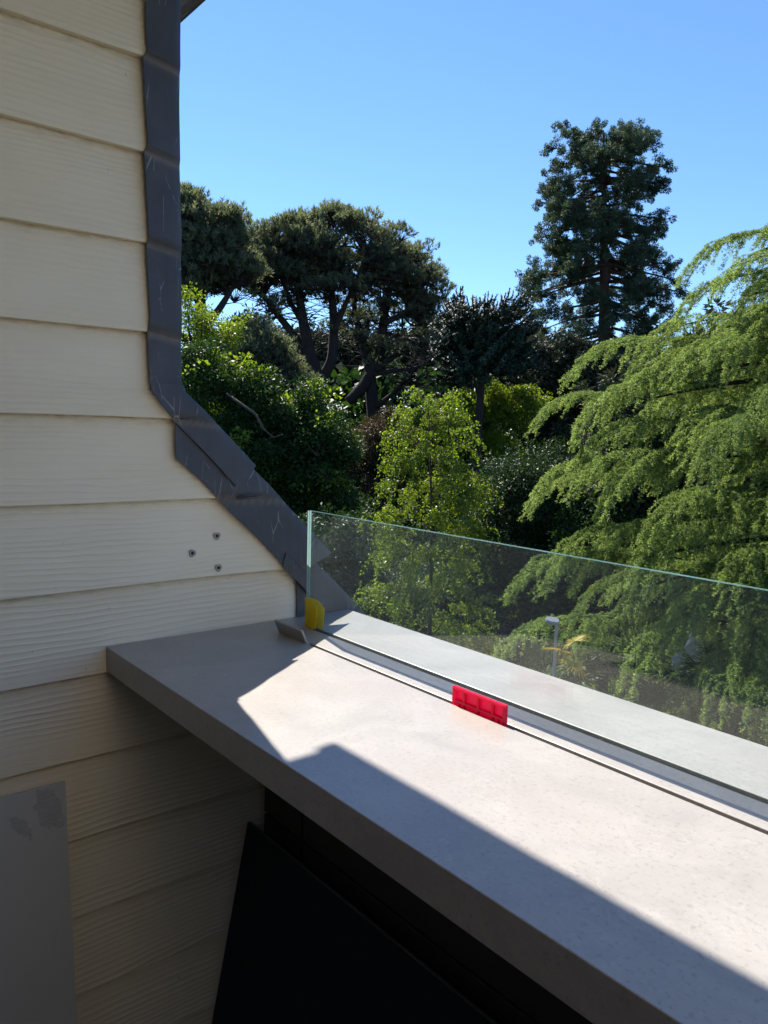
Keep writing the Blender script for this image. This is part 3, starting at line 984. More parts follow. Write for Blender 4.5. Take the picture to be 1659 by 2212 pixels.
def cedarspray(seed, L=1.9, W=0.50):
    """one cedar bough: arching axis along +x, side shoots and hanging tails, all set with needle rosettes"""
    rg = np.random.default_rng(seed)
    b = FB()
    P = []; T = []; AX = []
    n = 16
    s = np.linspace(0, 1, n)
    wig = rg.normal(0, 0.035, 2)
    axis = np.stack([L * s * (1 - 0.16 * s ** 3), L * (wig[0] * np.sin(3 * s) + wig[1] * np.sin(6 * s)), L * (0.10 * np.sin(s * 2.2) - 0.46 * s ** 2.6)], 1)
    b.twig(axis, np.linspace(0.014, 0.003, n), 4)

    def shoot(pts, tip, fat=0.008):
        """rosettes along a shoot"""
        d = np.concatenate([[0], np.cumsum(np.linalg.norm(np.diff(pts, axis=0), axis=1))])
        m = max(2, int(d[-1] / 0.024))
        t = np.linspace(0.0, d[-1], m)
        q = np.stack([np.interp(t, d, pts[:, k]) for k in range(3)], 1)
        P.append(q + rg.normal(0, fat, q.shape))
        AX.append(unit(np.gradient(q, axis=0)))
        T.append(np.clip(0.15 + 0.70 * (t / d[-1]) ** 1.2 * tip + rg.normal(0, 0.10, m), 0, 1))
    shoot(axis[2:], 0.9, 0.012)
    ns = 28
    for i in range(ns):
        t = 0.06 + 0.92 * i / ns
        o = np.array([np.interp(t, s, axis[:, k]) for k in range(3)])
        side = 1 if i % 2 else -1
        ln = W * (0.45 + 0.8 * math.sin(math.pi * min(1, t * 0.72 + 0.16))) * (1.12 - 0.62 * t) * rg.uniform(0.75, 1.2)
        a = side * R(rg.uniform(34, 52))
        dx, dy = math.cos(a), math.sin(a)
        k = np.linspace(0, 1, 7)
        dr = rg.uniform(0.45, 0.95)
        pts = o + np.stack([ln * dx * k * (1 - 0.10 * k * k), ln * dy * k * (1 - 0.2 * k * k), ln * (0.10 * np.sin(k * 2.4) - dr * k ** 3.0)], 1)
        shoot(pts, 1.0)
        for q in range(int(ln / 0.055)):          # short side shoots, nodding, keep the bough herring-boned
            kk = rg.uniform(0.12, 0.97)
            oo = np.array([np.interp(kk, k, pts[:, j]) for j in range(3)])
            l2 = rg.uniform(0.05, 0.14) * (1.15 - 0.5 * kk)
            a2 = a + rg.choice([-1, 1]) * R(rg.uniform(25, 55))
            k2 = np.linspace(0, 1, 4)
            shoot(oo + np.stack([l2 * math.cos(a2) * k2 * (1 - 0.2 * k2), l2 * math.sin(a2) * k2 * (1 - 0.2 * k2), -l2 * (0.05 * k2 + 0.75 * k2 ** 2.2)], 1), 0.95, 0.006)
    P = np.concatenate(P); T = np.concatenate(T); AX = np.concatenate(AX)
    nn = 7
    Q = np.repeat(P, nn, 0); A = np.repeat(AX, nn, 0); TT = np.repeat(T, nn)
    dirs = unit(A * 0.45 + rg.normal(size=Q.shape) * 0.8 + np.array([0, 0, 0.15]))
    v, f = blades(Q - A * 0.004, dirs, rg.normal(size=Q.shape), 0.036 * rg.uniform(0.7, 1.2, len(Q)), 0.0095, rg, 0.1, 0.5)
    b.leaves(v, f, TT)
    return b.mesh('foliage', LIME, BARKD)


def rope(seed, L=1.5):
    """monkey-puzzle branch: curved cord closely set with stiff pointed scales"""
    rg = np.random.default_rng(seed)
    b = FB()
    n = 12
    s = np.linspace(0, 1, n)

    def cord(o, d0, ln, rad, sides=5):
        d0 = unit(np.array(d0, float))
        pts = o + np.outer(s * ln, d0) + np.outer(-0.22 * ln * np.sin(s * 2.6) + 0.30 * ln * s ** 2.4, [0, 0, 1.0])
        b.twig(pts, np.linspace(rad, rad * 0.55, n), sides)
        m = int(ln / 0.035)
        t = np.linspace(0.08, 1, m)
        q = np.stack([np.interp(t, s, pts[:, k]) for k in range(3)], 1)
        ax = unit(np.gradient(q, axis=0))
        nn = 6
        Q = np.repeat(q, nn, 0); A = np.repeat(ax, nn, 0)
        dd = unit(A * 0.75 + unit(rg.normal(size=Q.shape)))
        v, f = blades(Q, dd, A, 0.105 * rg.uniform(0.8, 1.15, len(Q)), 0.042, rg, 0.05, 0.7)
        b.leaves(v, f, np.repeat(t, nn) * 0.6 + rg.uniform(0, 0.4, len(Q)))
        return pts
    pts = cord(np.zeros(3), (1, 0, 0), L, 0.035)
    for i in range(7):
        t = rg.uniform(0.3, 0.92)
        o = np.array([np.interp(t, s, pts[:, k]) for k in range(3)])
        a = rg.choice([-1, 1]) * R(rg.uniform(25, 60))
        cord(o, (math.cos(a), math.sin(a), rg.uniform(-0.2, 0.15)), L * rg.uniform(0.3, 0.5) * (1.1 - 0.4 * t), 0.028)
    me = b.mesh('foliage', MPUZ, MPUZ)
    return me


def birchtwig(seed, L=0.95, mat=BIRCH):
    """fine hanging birch twigs with small diamond leaves; axis along +x, drooping"""
    rg = np.random.default_rng(seed)
    b = FB()
    P = []; D = []
    for j in range(6):
        ln = L * rg.uniform(0.5, 1.0)
        a = R(rg.uniform(-55, 55))
        k = np.linspace(0, 1, 7)
        o = np.array([rg.uniform(0, 0.35) * L, 0, rg.uniform(0, 0.1)])
        pts = o + np.stack([ln * math.cos(a) * k * (1 - 0.35 * k), ln * math.sin(a) * k * (1 - 0.35 * k), ln * (0.22 * np.sin(2.2 * k) - rg.uniform(0.5, 0.95) * k ** 2.1)], 1)
        b.twig(pts, np.linspace(0.006, 0.0016, 7), 3)
        m = int(ln / 0.017)
        t = rg.uniform(0.12, 1, m)
        q = np.stack([np.interp(t, k, pts[:, i]) for i in range(3)], 1)
        P.append(q + rg.normal(0, 0.028, q.shape)); D.append(rg.normal(size=q.shape) * 0.8 + np.array([0.2, 0, -0.75]))
    P = np.concatenate(P); D = np.concatenate(D)
    v, f = blades(P, D, rg.normal(size=P.shape) + np.array([0, 0, 0.6]), 0.052 * rg.uniform(0.6, 1.3, len(P)), 0.038 * rg.uniform(0.8, 1.2, len(P)), rg, 0.15, 0.62)
    b.leaves(v, f, rg.uniform(0, 1, len(P)))
    return b.mesh('foliage', mat, TWIG)


def place(me, name, parent, base, p, rot, sc):
    o = bpy.data.objects.new(name, me)
    o.location = tuple(np.asarray(p) - base)
    o.rotation_euler = rot
    o.scale = sc if isinstance(sc, (tuple, list)) else (sc, sc, sc)
    COL.objects.link(o)
    o.parent = parent
    return o


def tubes(name, specs, mat, parent, base, sides=8):
    """several limbs of one tree joined into its one trunk/limb part"""
    b = MB()
    for pts, rad in specs:
        v, f = tube(np.asarray(pts) - base, rad, sides)
        b.add(v, f)
    me = mesh(name, b.v, b.f, mat, smooth=True)
    return obj(name, me, parent)


def new_tree(name, label, cat, u, v, D, group=None):
    p = at(u, v, D)
    base = np.array([p[0], p[1], GROUND])
    t = empty(name, tuple(base))
    tag(t, label, cat, group)
    return t, base


def ellipsoids(rg, specs, D):
    """points in ellipsoids given as (u, v, ru, rv, n[, dD]) at about D metres, spread in depth too"""
    out = []
    for sp in specs:
        u, v, ru, rv, n = sp[:5]
        dd = D + (sp[5] if len(sp) > 5 else 0)
        q = unit(rg.normal(size=(n, 3))) * (rg.uniform(0.05, 1, n) ** 0.45)[:, None]
        for k in q:
            p = at(u + k[0] * ru, v + k[1] * rv, dd)
            away = p - CAM; away[2] = 0; away /= np.linalg.norm(away)
            out.append(p + away * k[2] * (ru + rv) / 2 * dd / FX * 0.9)
    return np.array(out)


def leafy_tree(name, label, cat, D, specs, meshes, part, sc=(0.8, 1.25), trunk=None, bark=BARK, seed=0, group=None, limbs=10, tr=0.16, flat=1.0):
    rg = np.random.default_rng(seed)
    u0 = trunk[0] if trunk else specs[0][0]
    t, base = new_tree(name, label, cat, u0, 900, D, group)
    pts = ellipsoids(rg, specs, D)
    pts = pts[pts[:, 2] > GROUND + 0.1]
    top = pts[:, 2].max()
    zt = trunk[1] if trunk else (0.55 * top + 0.45 * GROUND)
    fork = base + np.array([0, 0, zt - GROUND])
    sp = [(bez(base - [0, 0, 0.2], (base + fork) / 2 + rg.normal(0, 0.15, 3) * [1, 1, 0], fork, 8), np.linspace(tr * 1.25, tr * 0.75, 8))]
    for k in rg.choice(len(pts), min(limbs, len(pts)), replace=False):
        e = pts[k]
        z0 = rg.uniform(0.45, 1.0)
        o = base + (fork - base) * z0
        if e[2] < o[2] - 0.5: o = base + (fork - base) * max(0.15, (e[2] - GROUND) / (zt - GROUND) * 0.7)
        sp.append((bez(o, (o * 0.45 + e * 0.55) + np.array([0, 0, 0.12 * np.linalg.norm(e - o)]), e, 7), np.linspace(tr * 0.42, tr * 0.08, 7)))
    tubes('trunk', sp, bark, t, base)
    for p in pts:
        s_ = rg.uniform(*sc)
        place(meshes[rg.integers(len(meshes))], part, t, base, p, (rg.normal(0, 0.25), rg.normal(0, 0.25), rg.uniform(0, 6.28)), (s_, s_, s_ * flat))
    return t


# ---- templates
PC = [pineclump(s) for s in range(5)]
PCW = [pineclump(20 + s, 40, 12, 0.22, PINE, (0.8, 0.8, 0.9)) for s in range(3)]
RC = [redwoodclump(s) for s in range(4)]
CB = [cedarspray(s) for s in range(5)]
RP = [rope(s) for s in range(4)]
BT = [birchtwig(s) for s in range(5)]
SY = [leafblob(95 + s, 230, (0.8, 0.8, 0.7), 0.11, 0.08, BIRCH, spread=0.5) for s in range(3)]
DK = [leafblob(40 + s, 620, (0.74, 0.74, 0.62), 0.105, 0.062, DARKL) for s in range(4)]
LR = [leafblob(60 + s, 420, (0.58, 0.58, 0.48), 0.085, 0.036, LAUREL) for s in range(3)]
BR = [leafblob(70 + s, 420, (0.75, 0.75, 0.6), 0.13, 0.09, BRIGHT) for s in range(3)]
BN = [leafblob(80 + s, 420, (0.7, 0.7, 0.55), 0.12, 0.06, BROWNL) for s in range(3)]
CN = [redwoodclump(90 + s, CONIF, 700, (0.9, 0.9, 0.7), 0.22, 0.07) for s in range(3)]


# ---- tall giant redwood on the right of the sky
def redwood():
    rg = np.random.default_rng(5)
    D = 55.0
    k = D / FX
    t, base = new_tree('giant_redwood', 'tallest tree, a dark giant redwood with see-through conical crown against the sky', 'tree', 1318, 900, D)
    top = at(1303, 282, D)
    sp = [(bez(base - [0, 0, 0.3], (base + top) / 2 + [0.1, 0.1, 0], top, 16), np.linspace(0.78, 0.07, 16))]
    # half width of the crown (picture units left, right) by height
    vs = [268, 290, 330, 400, 470, 540, 600, 650, 700, 740, 790]
    wl = [84, 100, 116, 132, 140, 142, 178, 190, 178, 165, 130]
    wr = [76, 88, 104, 116, 120, 124, 142, 152, 140, 110, 90]
    right = RX[:, 0].copy(); right[2] = 0; right /= np.linalg.norm(right)
    away = np.array([-right[1], right[0], 0])
    n = 0
    for i in range(1000):
        if n >= 298: break
        v = 268 + 522 * rg.uniform(0, 1) ** 0.85
        a = rg.uniform(0, 6.283)
        rr = rg.uniform(0.12, 1.0) ** 0.5
        wx = math.cos(a)
        w = np.interp(v, vs, wr if wx > 0 else wl)
        c = at(1303 + (v - 262) * 0.036, v, D)
        # boughs come in rough whorls, leaving gaps between
        gap = math.sin(v * 0.105 + a * 2.0) + 0.6 * math.sin(v * 0.23 + a * 3 + 1)
        if gap < -0.95: continue
        e = c + (right * wx + away * math.sin(a)) * w * k * rr
        s_ = rg.uniform(0.72, 1.04) * (1.05 - 0.15 * rr) * (0.8 if v < 310 else 1)
        place(RC[rg.integers(4)], 'foliage', t, base, e, (rg.normal(0, 0.3), rg.normal(0, 0.3), rg.uniform(0, 6.28)), s_)
        n += 1
        if rg.uniform() < 0.5 and v > 345:
            o = c + np.array([0, 0, 0.35 * w * k * rr * 0.6])
            sp.append((bez(o, (o + e) / 2 + [0, 0, 0.15], e, 5), np.linspace(0.11, 0.03, 5)))
    tubes('trunk', sp, BARKR, t, base, 7)


redwood()


# ---- umbrella pines
def pine(name, label, D, base_uv, forks, crown, seed, tr=0.42, meshes=PC, extra=0, group=None, sc=(0.75, 1.2)):
    """forks: list of picture polylines [(u, v, r), ...] for trunk and limbs; crown: ellipsoid list"""
    rg = np.random.default_rng(seed)
    t, base = new_tree(name, label, 'tree', base_uv[0], base_uv[1], D, group)
    sp = []
    ends = []
    for pl in forks:
        j = rg.normal(0, 0.35)
        P = []
        away = at(base_uv[0], 930, D) - CAM; away[2] = 0; away /= np.linalg.norm(away)
        for i, q in enumerate(pl):
            p = at(q[0], q[1], D) + away * j * 2.2 * (i / max(1, len(pl) - 1))
            P.append(p)
        rad = [q[2] for q in pl]
        if pl[0][1] > 2000:
            P[0] = base - np.array([0, 0, 0.3])
        P = np.array(P)
        # smooth the polyline
        tt = np.linspace(0, len(P) - 1, 5 * (len(P) - 1) + 1)
        Q = np.stack([np.interp(tt, range(len(P)), P[:, k]) for k in range(3)], 1)
        for _ in range(2):
            Q[1:-1] = (Q[:-2] + 2 * Q[1:-1] + Q[2:]) / 4
        sp.append((Q, np.interp(tt, range(len(P)), rad)))
        ends += [Q[i] for i in range(len(Q) // 2, len(Q))]
    ends = np.array(ends)
    pts = ellipsoids(rg, crown, D)
    for p in pts:
        if math.sin(p[0] * 1.7 + p[2] * 1.3 + seed) + math.sin(p[2] * 2.3 - p[1] * 1.1) < -1.5: continue
        place(meshes[rg.integers(len(meshes))], 'foliage', t, base, p, (rg.normal(0, 0.2), rg.normal(0, 0.2), rg.uniform(0, 6.28)), rg.uniform(*sc))
    # branchlets from the limbs into the crown
    for p in pts[rg.uniform(size=len(pts)) < 0.8]:
        d = np.linalg.norm(ends - p, axis=1) + 0.8 * np.maximum(0, ends[:, 2] - p[2])
        o = ends[np.argmin(d)]
        e = p + np.array([0, 0, -0.35])
        sp.append((bez(o, (o + e) / 2 + rg.normal(0, 0.25, 3), e, 5), np.linspace(0.075, 0.022, 5)))
    for i in range(extra):
        o = ends[rg.integers(len(ends))]
        o = ends[np.argsort(ends[:, 2])[int(rg.integers(len(ends)) * 0.75)]]
        e = o + rg.normal(0, 1.0, 3) * [1, 1, 0.45] + [0, 0, 0.1]
        sp.append((bez(o, (o + e) / 2 + rg.normal(0, 0.35, 3), e, 6), np.linspace(0.032, 0.007, 6)))
    tubes('trunk', sp, BARKD, t, base, 6)


pine('umbrella_pine', 'broad domed pine with forked trunk left of the bare-limbed pine', 40,
     (690, 900),
     [[(690, 2200, 0.48), (690, 900, 0.45), (688, 830, 0.42), (672, 775, 0.36), (655, 700, 0.28), (648, 640, 0.2), (640, 560, 0.12)],
      [(676, 800, 0.30), (640, 730, 0.24), (600, 680, 0.18), (570, 640, 0.13), (540, 600, 0.08)],
      [(688, 830, 0.32), (718, 780, 0.28), (722, 700, 0.24), (716, 620, 0.18), (712, 540, 0.1)],
      [(720, 720, 0.18), (745, 660, 0.14), (775, 600, 0.10), (790, 550, 0.06)],
      [(655, 700, 0.16), (620, 640, 0.12), (605, 580, 0.08)]],
     [(735, 530, 125, 70, 60), (640, 555, 100, 62, 44), (805, 580, 110, 60, 44), (575, 570, 65, 55, 30), (720, 478, 90, 25, 16), (700, 620, 140, 45, 26), (580, 600, 60, 50, 16), (550, 540, 45, 40, 14), (650, 690, 110, 45, 4), (555, 560, 55, 70, 26), (620, 505, 60, 35, 16), (860, 535, 70, 35, 14)], 31, extra=260, sc=(0.55, 0.95), group='umbrella pines at the back')
pine('umbrella_pine', 'pine with leaning bare limbs and drooping right side beside the monkey puzzle', 42,
     (805, 900),
     [[(808, 2200, 0.42), (808, 905, 0.38), (803, 860, 0.36), (800, 800, 0.30), (785, 740, 0.26), (770, 690, 0.18), (762, 640, 0.1)],
      [(752, 868, 0.30), (785, 835, 0.34), (812, 790, 0.34), (826, 740, 0.30), (828, 690, 0.26), (840, 640, 0.16), (850, 590, 0.08)],
      [(812, 800, 0.2), (850, 770, 0.18), (890, 750, 0.14), (930, 740, 0.08)],
      [(800, 810, 0.18), (845, 800, 0.15), (900, 795, 0.11), (940, 770, 0.06)],
      [(828, 700, 0.18), (870, 680, 0.14), (910, 650, 0.09)],
      [(810, 880, 0.14), (850, 850, 0.12), (880, 820, 0.09), (900, 840, 0.05)]],
     [(880, 600, 85, 50, 40), (915, 640, 60, 45, 26), (840, 560, 80, 40, 26), (930, 690, 35, 30, 8), (790, 670, 60, 30, 10), (870, 660, 70, 35, 14), (870, 750, 80, 60, 7), (760, 760, 70, 60, 3)], 32, extra=330, sc=(0.55, 0.95), group='umbrella pines at the back')
pine('umbrella_pine', 'dense dark pine crown showing just right of the upright lead', 36, (440, 900),
     [[(440, 2200, 0.45), (440, 800, 0.4), (435, 700, 0.32), (430, 600, 0.22), (420, 500, 0.1)],
      [(436, 720, 0.2), (480, 660, 0.15), (510, 610, 0.08)], [(470, 700, 0.12), (560, 720, 0.09), (640, 745, 0.05)],
      [(380, 725, 0.22), (440, 740, 0.20), (520, 762, 0.14), (590, 790, 0.06)]],
     [(425, 500, 95, 60, 52), (480, 555, 85, 60, 44), (410, 590, 90, 45, 30), (500, 600, 45, 45, 18), (400, 450, 40, 30, 10), (480, 500, 55, 40, 16)], 33, extra=30, group='umbrella pines at the back')
# low bluish pine boughs in front of the forked trunk
pine('young_pine', 'smaller blue-green pine standing in front of the forked trunk', 31, (560, 900),
     [[(560, 2200, 0.22), (560, 850, 0.16), (565, 740, 0.08), (570, 690, 0.03)], [(560, 840, 0.08), (620, 800, 0.05), (650, 780, 0.02)],
      [(560, 860, 0.08), (500, 800, 0.05), (470, 770, 0.02)]],
     [(560, 790, 75, 65, 60), (490, 830, 60, 50, 30), (630, 830, 45, 45, 18), (550, 720, 35, 30, 8), (460, 780, 40, 50, 14)], 34, meshes=PCW, sc=(0.5, 0.85))


# ---- monkey puzzle
def monkey_puzzle():
    rg = np.random.default_rng(8)
    D = 32.0; k = D / FX
    t, base = new_tree('monkey_puzzle_tree', 'monkey puzzle tree with slim ringed trunk and spiky umbrella crown', 'tree', 1030, 900, D)
    top = at(1050, 668, D)
    sp = [(bez(base - [0, 0, 0.2], at(1030, 960, D), top, 14), np.linspace(0.24, 0.11, 14))]
    v = at(1036, 880, D)
    tubes('trunk', sp, BARKD, t, base, 9)
    # raised rings of old branch scars
    rb = MB()
    for i in range(34):
        f_ = 0.30 + 0.62 * i / 34
        P = sp[0][0]; tt = f_ * (len(P) - 1)
        c = np.array([np.interp(tt, range(len(P)), P[:, j]) for j in range(3)]) - base
        r = float(np.interp(tt, range(len(P)), sp[0][1]))
        vv, ff = tube([c + [0, 0, -0.025], c, c + [0, 0, 0.025]], [r * 0.98, r * 1.10, r * 0.98], 9, False)
        rb.add(vv, ff)
    tag(obj('bark_rings', mesh('bark_rings', rb.v, rb.f, BARKD, smooth=True), t), kind='stuff')
    for i in range(150):
        h = rg.uniform(0, 1) ** 0.8
        o = at(1047 - 6 * (1 - h), 752 - 75 * h, D)
        a = rg.uniform(0, 6.283)
        el = -0.62 + 1.0 * h + rg.normal(0, 0.14)
        s_ = rg.uniform(1.1, 1.55) * (1.15 - 0.40 * h)
        place(RP[rg.integers(4)], 'foliage', t, base, o, (0, -el, a), s_)


monkey_puzzle()
# second dark trunk close by it with a few boughs
leafy_tree('dark_conifer', 'thin dark conifer trunk standing close behind the monkey puzzle', 'tree', 37,
           [(975, 740, 38, 45, 14), (1085, 870, 30, 25, 4)], PCW, 'foliage', (0.5, 0.8), (1056, 1.2), BARKD, 41, limbs=16, tr=0.26)


# ---- deodar cedar filling the right side
def cedar():
    rg = np.random.default_rng(17)
    D = 13.5
    t, base = new_tree('weeping_cedar', 'large lime-green cedar with nodding fringed boughs filling the right side', 'tree', 1850, 900, D)
    right = RX[:, 0].copy(); right[2] = 0; right /= np.linalg.norm(right)
    toward = np.array([right[1], -right[0], 0])        # to the house
    top = base + np.array([0, 0, 11.2])
    sp = [(bez(base - [0, 0, 0.3], base + [0.1, 0, 7], top, 14), np.linspace(0.34, 0.03, 14))]
    nb = 0
    nl = 46
    for i in range(nl):
        ze = -4.2 + 8.3 * (max(0, i + rg.uniform(-0.4, 0.4)) / nl) ** 1.15       # height of the limb's end
        a = (i * 2.39996) % (2 * math.pi)
        a = -0.50 * math.pi + (a / (2 * math.pi)) * 1.22 * math.pi        # mostly the visible side
        d = -right * math.cos(a) + toward * math.sin(a) * 0.85
        Rz = np.interp(ze, [-4.5, -1.4, 1.0, 1.9, 2.7, 3.4, 4.1], [5.0, 5.0, 4.5, 3.7, 2.7, 1.8, 1.0]) * rg.uniform(0.76, 1.08)
        fall = 0.14 * Rz + rg.uniform(0.0, 0.4)
        o = np.array([base[0], base[1], ze + fall])
        e = np.array([base[0], base[1], ze]) + d * Rz
        c = bez(o, o + d * Rz * 0.5 + np.array([0, 0, 0.17 * Rz]), e, 14)
        sp.append((c[:9], np.linspace(0.07, 0.018, 9)))
        yaw = math.atan2(d[1], d[0])
        m = 4 if Rz > 3.6 else 3
        for q in range(m):
            f_ = 0.97 - 0.23 * q - rg.uniform(0, 0.06)
            p = np.array([np.interp(f_ * 13, range(14), c[:, k]) for k in range(3)])
            turn = rg.uniform(-0.2, 0.2) if q == 0 else rg.choice([-1, 1]) * rg.uniform(0.25, 0.75)
            s_ = rg.uniform(0.75, 1.05)
            back = p - np.array([math.cos(yaw + turn), math.sin(yaw + turn), -0.25]) * 1.1 * s_
            if nb < 300:
                place(CB[rg.integers(5)], 'foliage', t, base, back, (rg.normal(0, 0.2), rg.uniform(0.02, 0.30), yaw + turn), (s_ * (1.2 if q == 0 else 1.05), s_, s_ * rg.uniform(0.9, 1.15)))
                nb += 1
    # the long arms that make the ragged outline
    for (u, v, D_) in [(1478, 612, 13.2), (1462, 700, 12.8), (1395, 775, 13.4), (1235, 838, 13.6), (1320, 880, 12.6), (1158, 945, 13.0), (1250, 1000, 12.2),
                       (1160, 1095, 12.4), (1235, 1085, 11.4), (1108, 1300, 11.6), (1210, 1240, 10.8), (1400, 1180, 10.4), (1530, 800, 12.2), (1640, 548, 13.0),
                       (1560, 640, 12.4), (1560, 1330, 9.8), (1420, 1420, 9.9), (1640, 1480, 9.6), (1500, 1040, 10.6), (1350, 1500, 9.6), (1490, 1560, 9.2), (1620, 1610, 8.8), (1250, 1420, 10.6)]:
        e = at(u, v, D_)
        h = np.array([base[0], base[1], 0]) - e; h[2] = 0
        dist = np.linalg.norm(h); h /= dist
        o = np.array([base[0], base[1], e[2] + 0.16 * dist + 0.3])
        c = bez(o, (o + e) / 2 + np.array([0, 0, 0.12 * dist]), e, 14)
        sp.append((c[:9], np.linspace(0.06, 0.016, 9)))
        yaw = math.atan2(-h[1], -h[0])
        for q in range(3 if dist > 3 else 2):
            turn = 0 if q == 0 else rg.choice([-1, 1]) * rg.uniform(0.2, 0.6)
            s_ = rg.uniform(0.85, 1.05)
            p = e + h * (1.9 * s_ * 0.84 * 1.15 + 0.95 * q) + np.array([0, 0, 0.36 * 1.9 * s_ + 0.12 * q])
            place(CB[rg.integers(5)], 'foliage', t, base, p, (rg.normal(0, 0.15), rg.uniform(-0.05, 0.08), yaw + turn), (s_ * 1.15, s_ * 0.9, s_))
    tubes('trunk', sp, BARKD, t, base, 7)


cedar()


# ---- young birch, bright against the dark
def birch():
    rg = np.random.default_rng(23)
    D = 15.0; k = D / FX
    t, base = new_tree('birch_tree', 'young bright green birch with thin trunk, half seen through the glass', 'tree', 936, 900, D)
    top = at(925, 862, D)
    sp = [(bez(base - [0, 0, 0.2], at(944, 1250, D), top, 12), np.linspace(0.065, 0.008, 12))]
    right = RX[:, 0].copy(); right[2] = 0; right /= np.linalg.norm(right)
    away = np.array([-right[1], right[0], 0])
    vs = [870, 930, 1000, 1080, 1170, 1260, 1350, 1480, 1700]
    wl = [48, 84, 95, 112, 130, 175, 190, 190, 150]
    wr = [44, 92, 112, 118, 128, 150, 160, 170, 150]
    for i in range(285):
        v = 868 + 780 * rg.uniform(0, 1) ** 0.95
        a = rg.uniform(0, 6.283)
        rr = rg.uniform(0.05, 1) ** 0.55
        w = np.interp(v, vs, wr if math.cos(a) > 0 else wl)
        c = at(925 + (v - 860) * 0.03, v, D)
        dv = right * math.cos(a) + away * math.sin(a)
        e = c + dv * w * k * rr * 0.86
        gap = math.sin(v * 0.05 + a * 2) + 0.5 * math.sin(v * 0.11 - a)
        if gap < -1.1: continue
        s_ = rg.uniform(0.7, 1.1)
        place(BT[rg.integers(5)], 'foliage', t, base, e - dv * 0.25, (rg.normal(0, 0.2), rg.uniform(-0.5, 0.25), math.atan2(dv[1], dv[0]) + rg.normal(0, 0.5)), s_)
        if i % 4 == 0:
            o = c + np.array([0, 0, -0.25])
            sp.append((bez(o, (o + e) / 2 + [0, 0, 0.2], e, 5), np.linspace(0.014, 0.003, 5)))
    tubes('trunk', sp, BARK, t, base, 6)


birch()

# ---- broad dark tree behind the sloping lead, and other shrubs and trees between
leafy_tree('broadleaf_tree', 'dense dark glossy broadleaf tree behind the sloping lead', 'tree', 23,
           [(470, 950, 120, 140, 62), (590, 960, 110, 120, 55), (680, 1060, 90, 140, 52), (560, 1100, 120, 120, 40), (700, 1180, 90, 120, 30), (650, 890, 50, 45, 12), (430, 810, 45, 45, 9), (560, 835, 40, 35, 7), (725, 960, 40, 45, 9)], DK + SY[:1], 'foliage', (0.7, 1.15), (590, 0.5), BARKD, 51, limbs=26)
_t = bpy.data.objects['broadleaf_tree']
_b = np.array(_t.location)
tubes('bare_branch', [(np.array([at(*q) for q in ((490, 850, 21.6), (520, 872, 21.2), (552, 895, 21.1), (568, 925, 21.0), (590, 945, 21.0), (612, 938, 21.1))]), np.array([0.03, 0.036, 0.034, 0.03, 0.022, 0.012]))], mat_bark('pale_bark', (0.085, 0.075, 0.062)), _t, _b, 7)
leafy_tree('sycamore_tree', 'sunlit yellow-green tree peeping out under the left pine', 'tree', 28,
           [(430, 700, 55, 60, 16), (415, 790, 45, 60, 10), (480, 720, 35, 45, 5)], SY, 'foliage', (0.6, 1.0), (430, 3.5), BARKD, 52, limbs=16)
leafy_tree('lime_tree', 'fresh green rounded tree behind the birch top and monkey puzzle trunk', 'tree', 33.5,
           [(985, 905, 80, 55, 44), (1105, 865, 62, 50, 30), (1060, 940, 80, 60, 34), (900, 930, 50, 50, 16), (1000, 1000, 80, 60, 20)], BR, 'foliage', (0.55, 0.95), (1010, 0.0), BARKD, 53, limbs=18)
leafy_tree('copper_shrub', 'brownish bush at the foot of the bare-limbed pine', 'bush', 30,
           [(835, 960, 75, 70, 44), (780, 1010, 60, 80, 26), (870, 1020, 60, 80, 20)], BN, 'foliage', (0.6, 1.0), (835, -2), BARKD, 54, limbs=20)
leafy_tree('dark_evergreen', 'dark evergreen mass between the monkey puzzle and the cedar', 'tree', 38,
           [(1200, 790, 70, 50, 30), (1190, 870, 90, 80, 50), (1270, 800, 60, 40, 18), (1210, 960, 110, 90, 40), (1300, 850, 70, 60, 18)], CN, 'foliage', (0.75, 1.2), (1200, 2.0), BARKR, 55, limbs=30)
leafy_tree('laurel_bush', 'dark shiny-leaved shrub between birch and cedar', 'bush', 20,
           [(1120, 1080, 80, 110, 70), (1180, 1060, 60, 90, 36), (1080, 1180, 90, 90, 40), (1170, 1200, 90, 90, 36)], LR, 'foliage', (0.7, 1.2), (1120, -2.5), BARKD, 56, limbs=14, tr=0.08)
leafy_tree('holly_bush', 'dark leafy shrub low behind the glass beside the wall', 'bush', 18,
           [(730, 1230, 110, 130, 56), (820, 1330, 130, 120, 40), (900, 1420, 150, 110, 36)], LR, 'foliage', (0.75, 1.25), (740, -3.0), BARKD, 57, limbs=14, tr=0.08)
leafy_tree('privet_bush', 'dark shrubbery low behind the birch and garden lamp', 'bush', 19.5,
           [(1080, 1330, 140, 110, 56), (1230, 1330, 120, 120, 44), (1000, 1250, 110, 110, 30), (1250, 1180, 100, 120, 30)], DK, 'foliage', (0.6, 1.0), (1080, -3.4), BARKD, 58, limbs=14, tr=0.08)
leafy_tree('yew_tree', 'dark yew-like tree hidden deep behind the cedar boughs', 'tree', 21,
           [(1420, 1000, 150, 170, 90), (1600, 900, 130, 200, 70), (1420, 1250, 170, 160, 70), (1600, 1250, 130, 180, 50)], CN, 'foliage', (0.8, 1.3), (1480, 0.5), BARKR, 59, limbs=24)
leafy_tree('background_tree', 'dull green trees of the wood behind the pine trunks', 'tree', 62,
           [(600, 770, 120, 60, 48), (760, 775, 120, 60, 54), (920, 770, 120, 60, 48), (1100, 770, 120, 50, 34), (500, 770, 110, 70, 30)], CN, 'foliage', (1.2, 2.2), (760, 2.5), BARKD, 60, limbs=30)


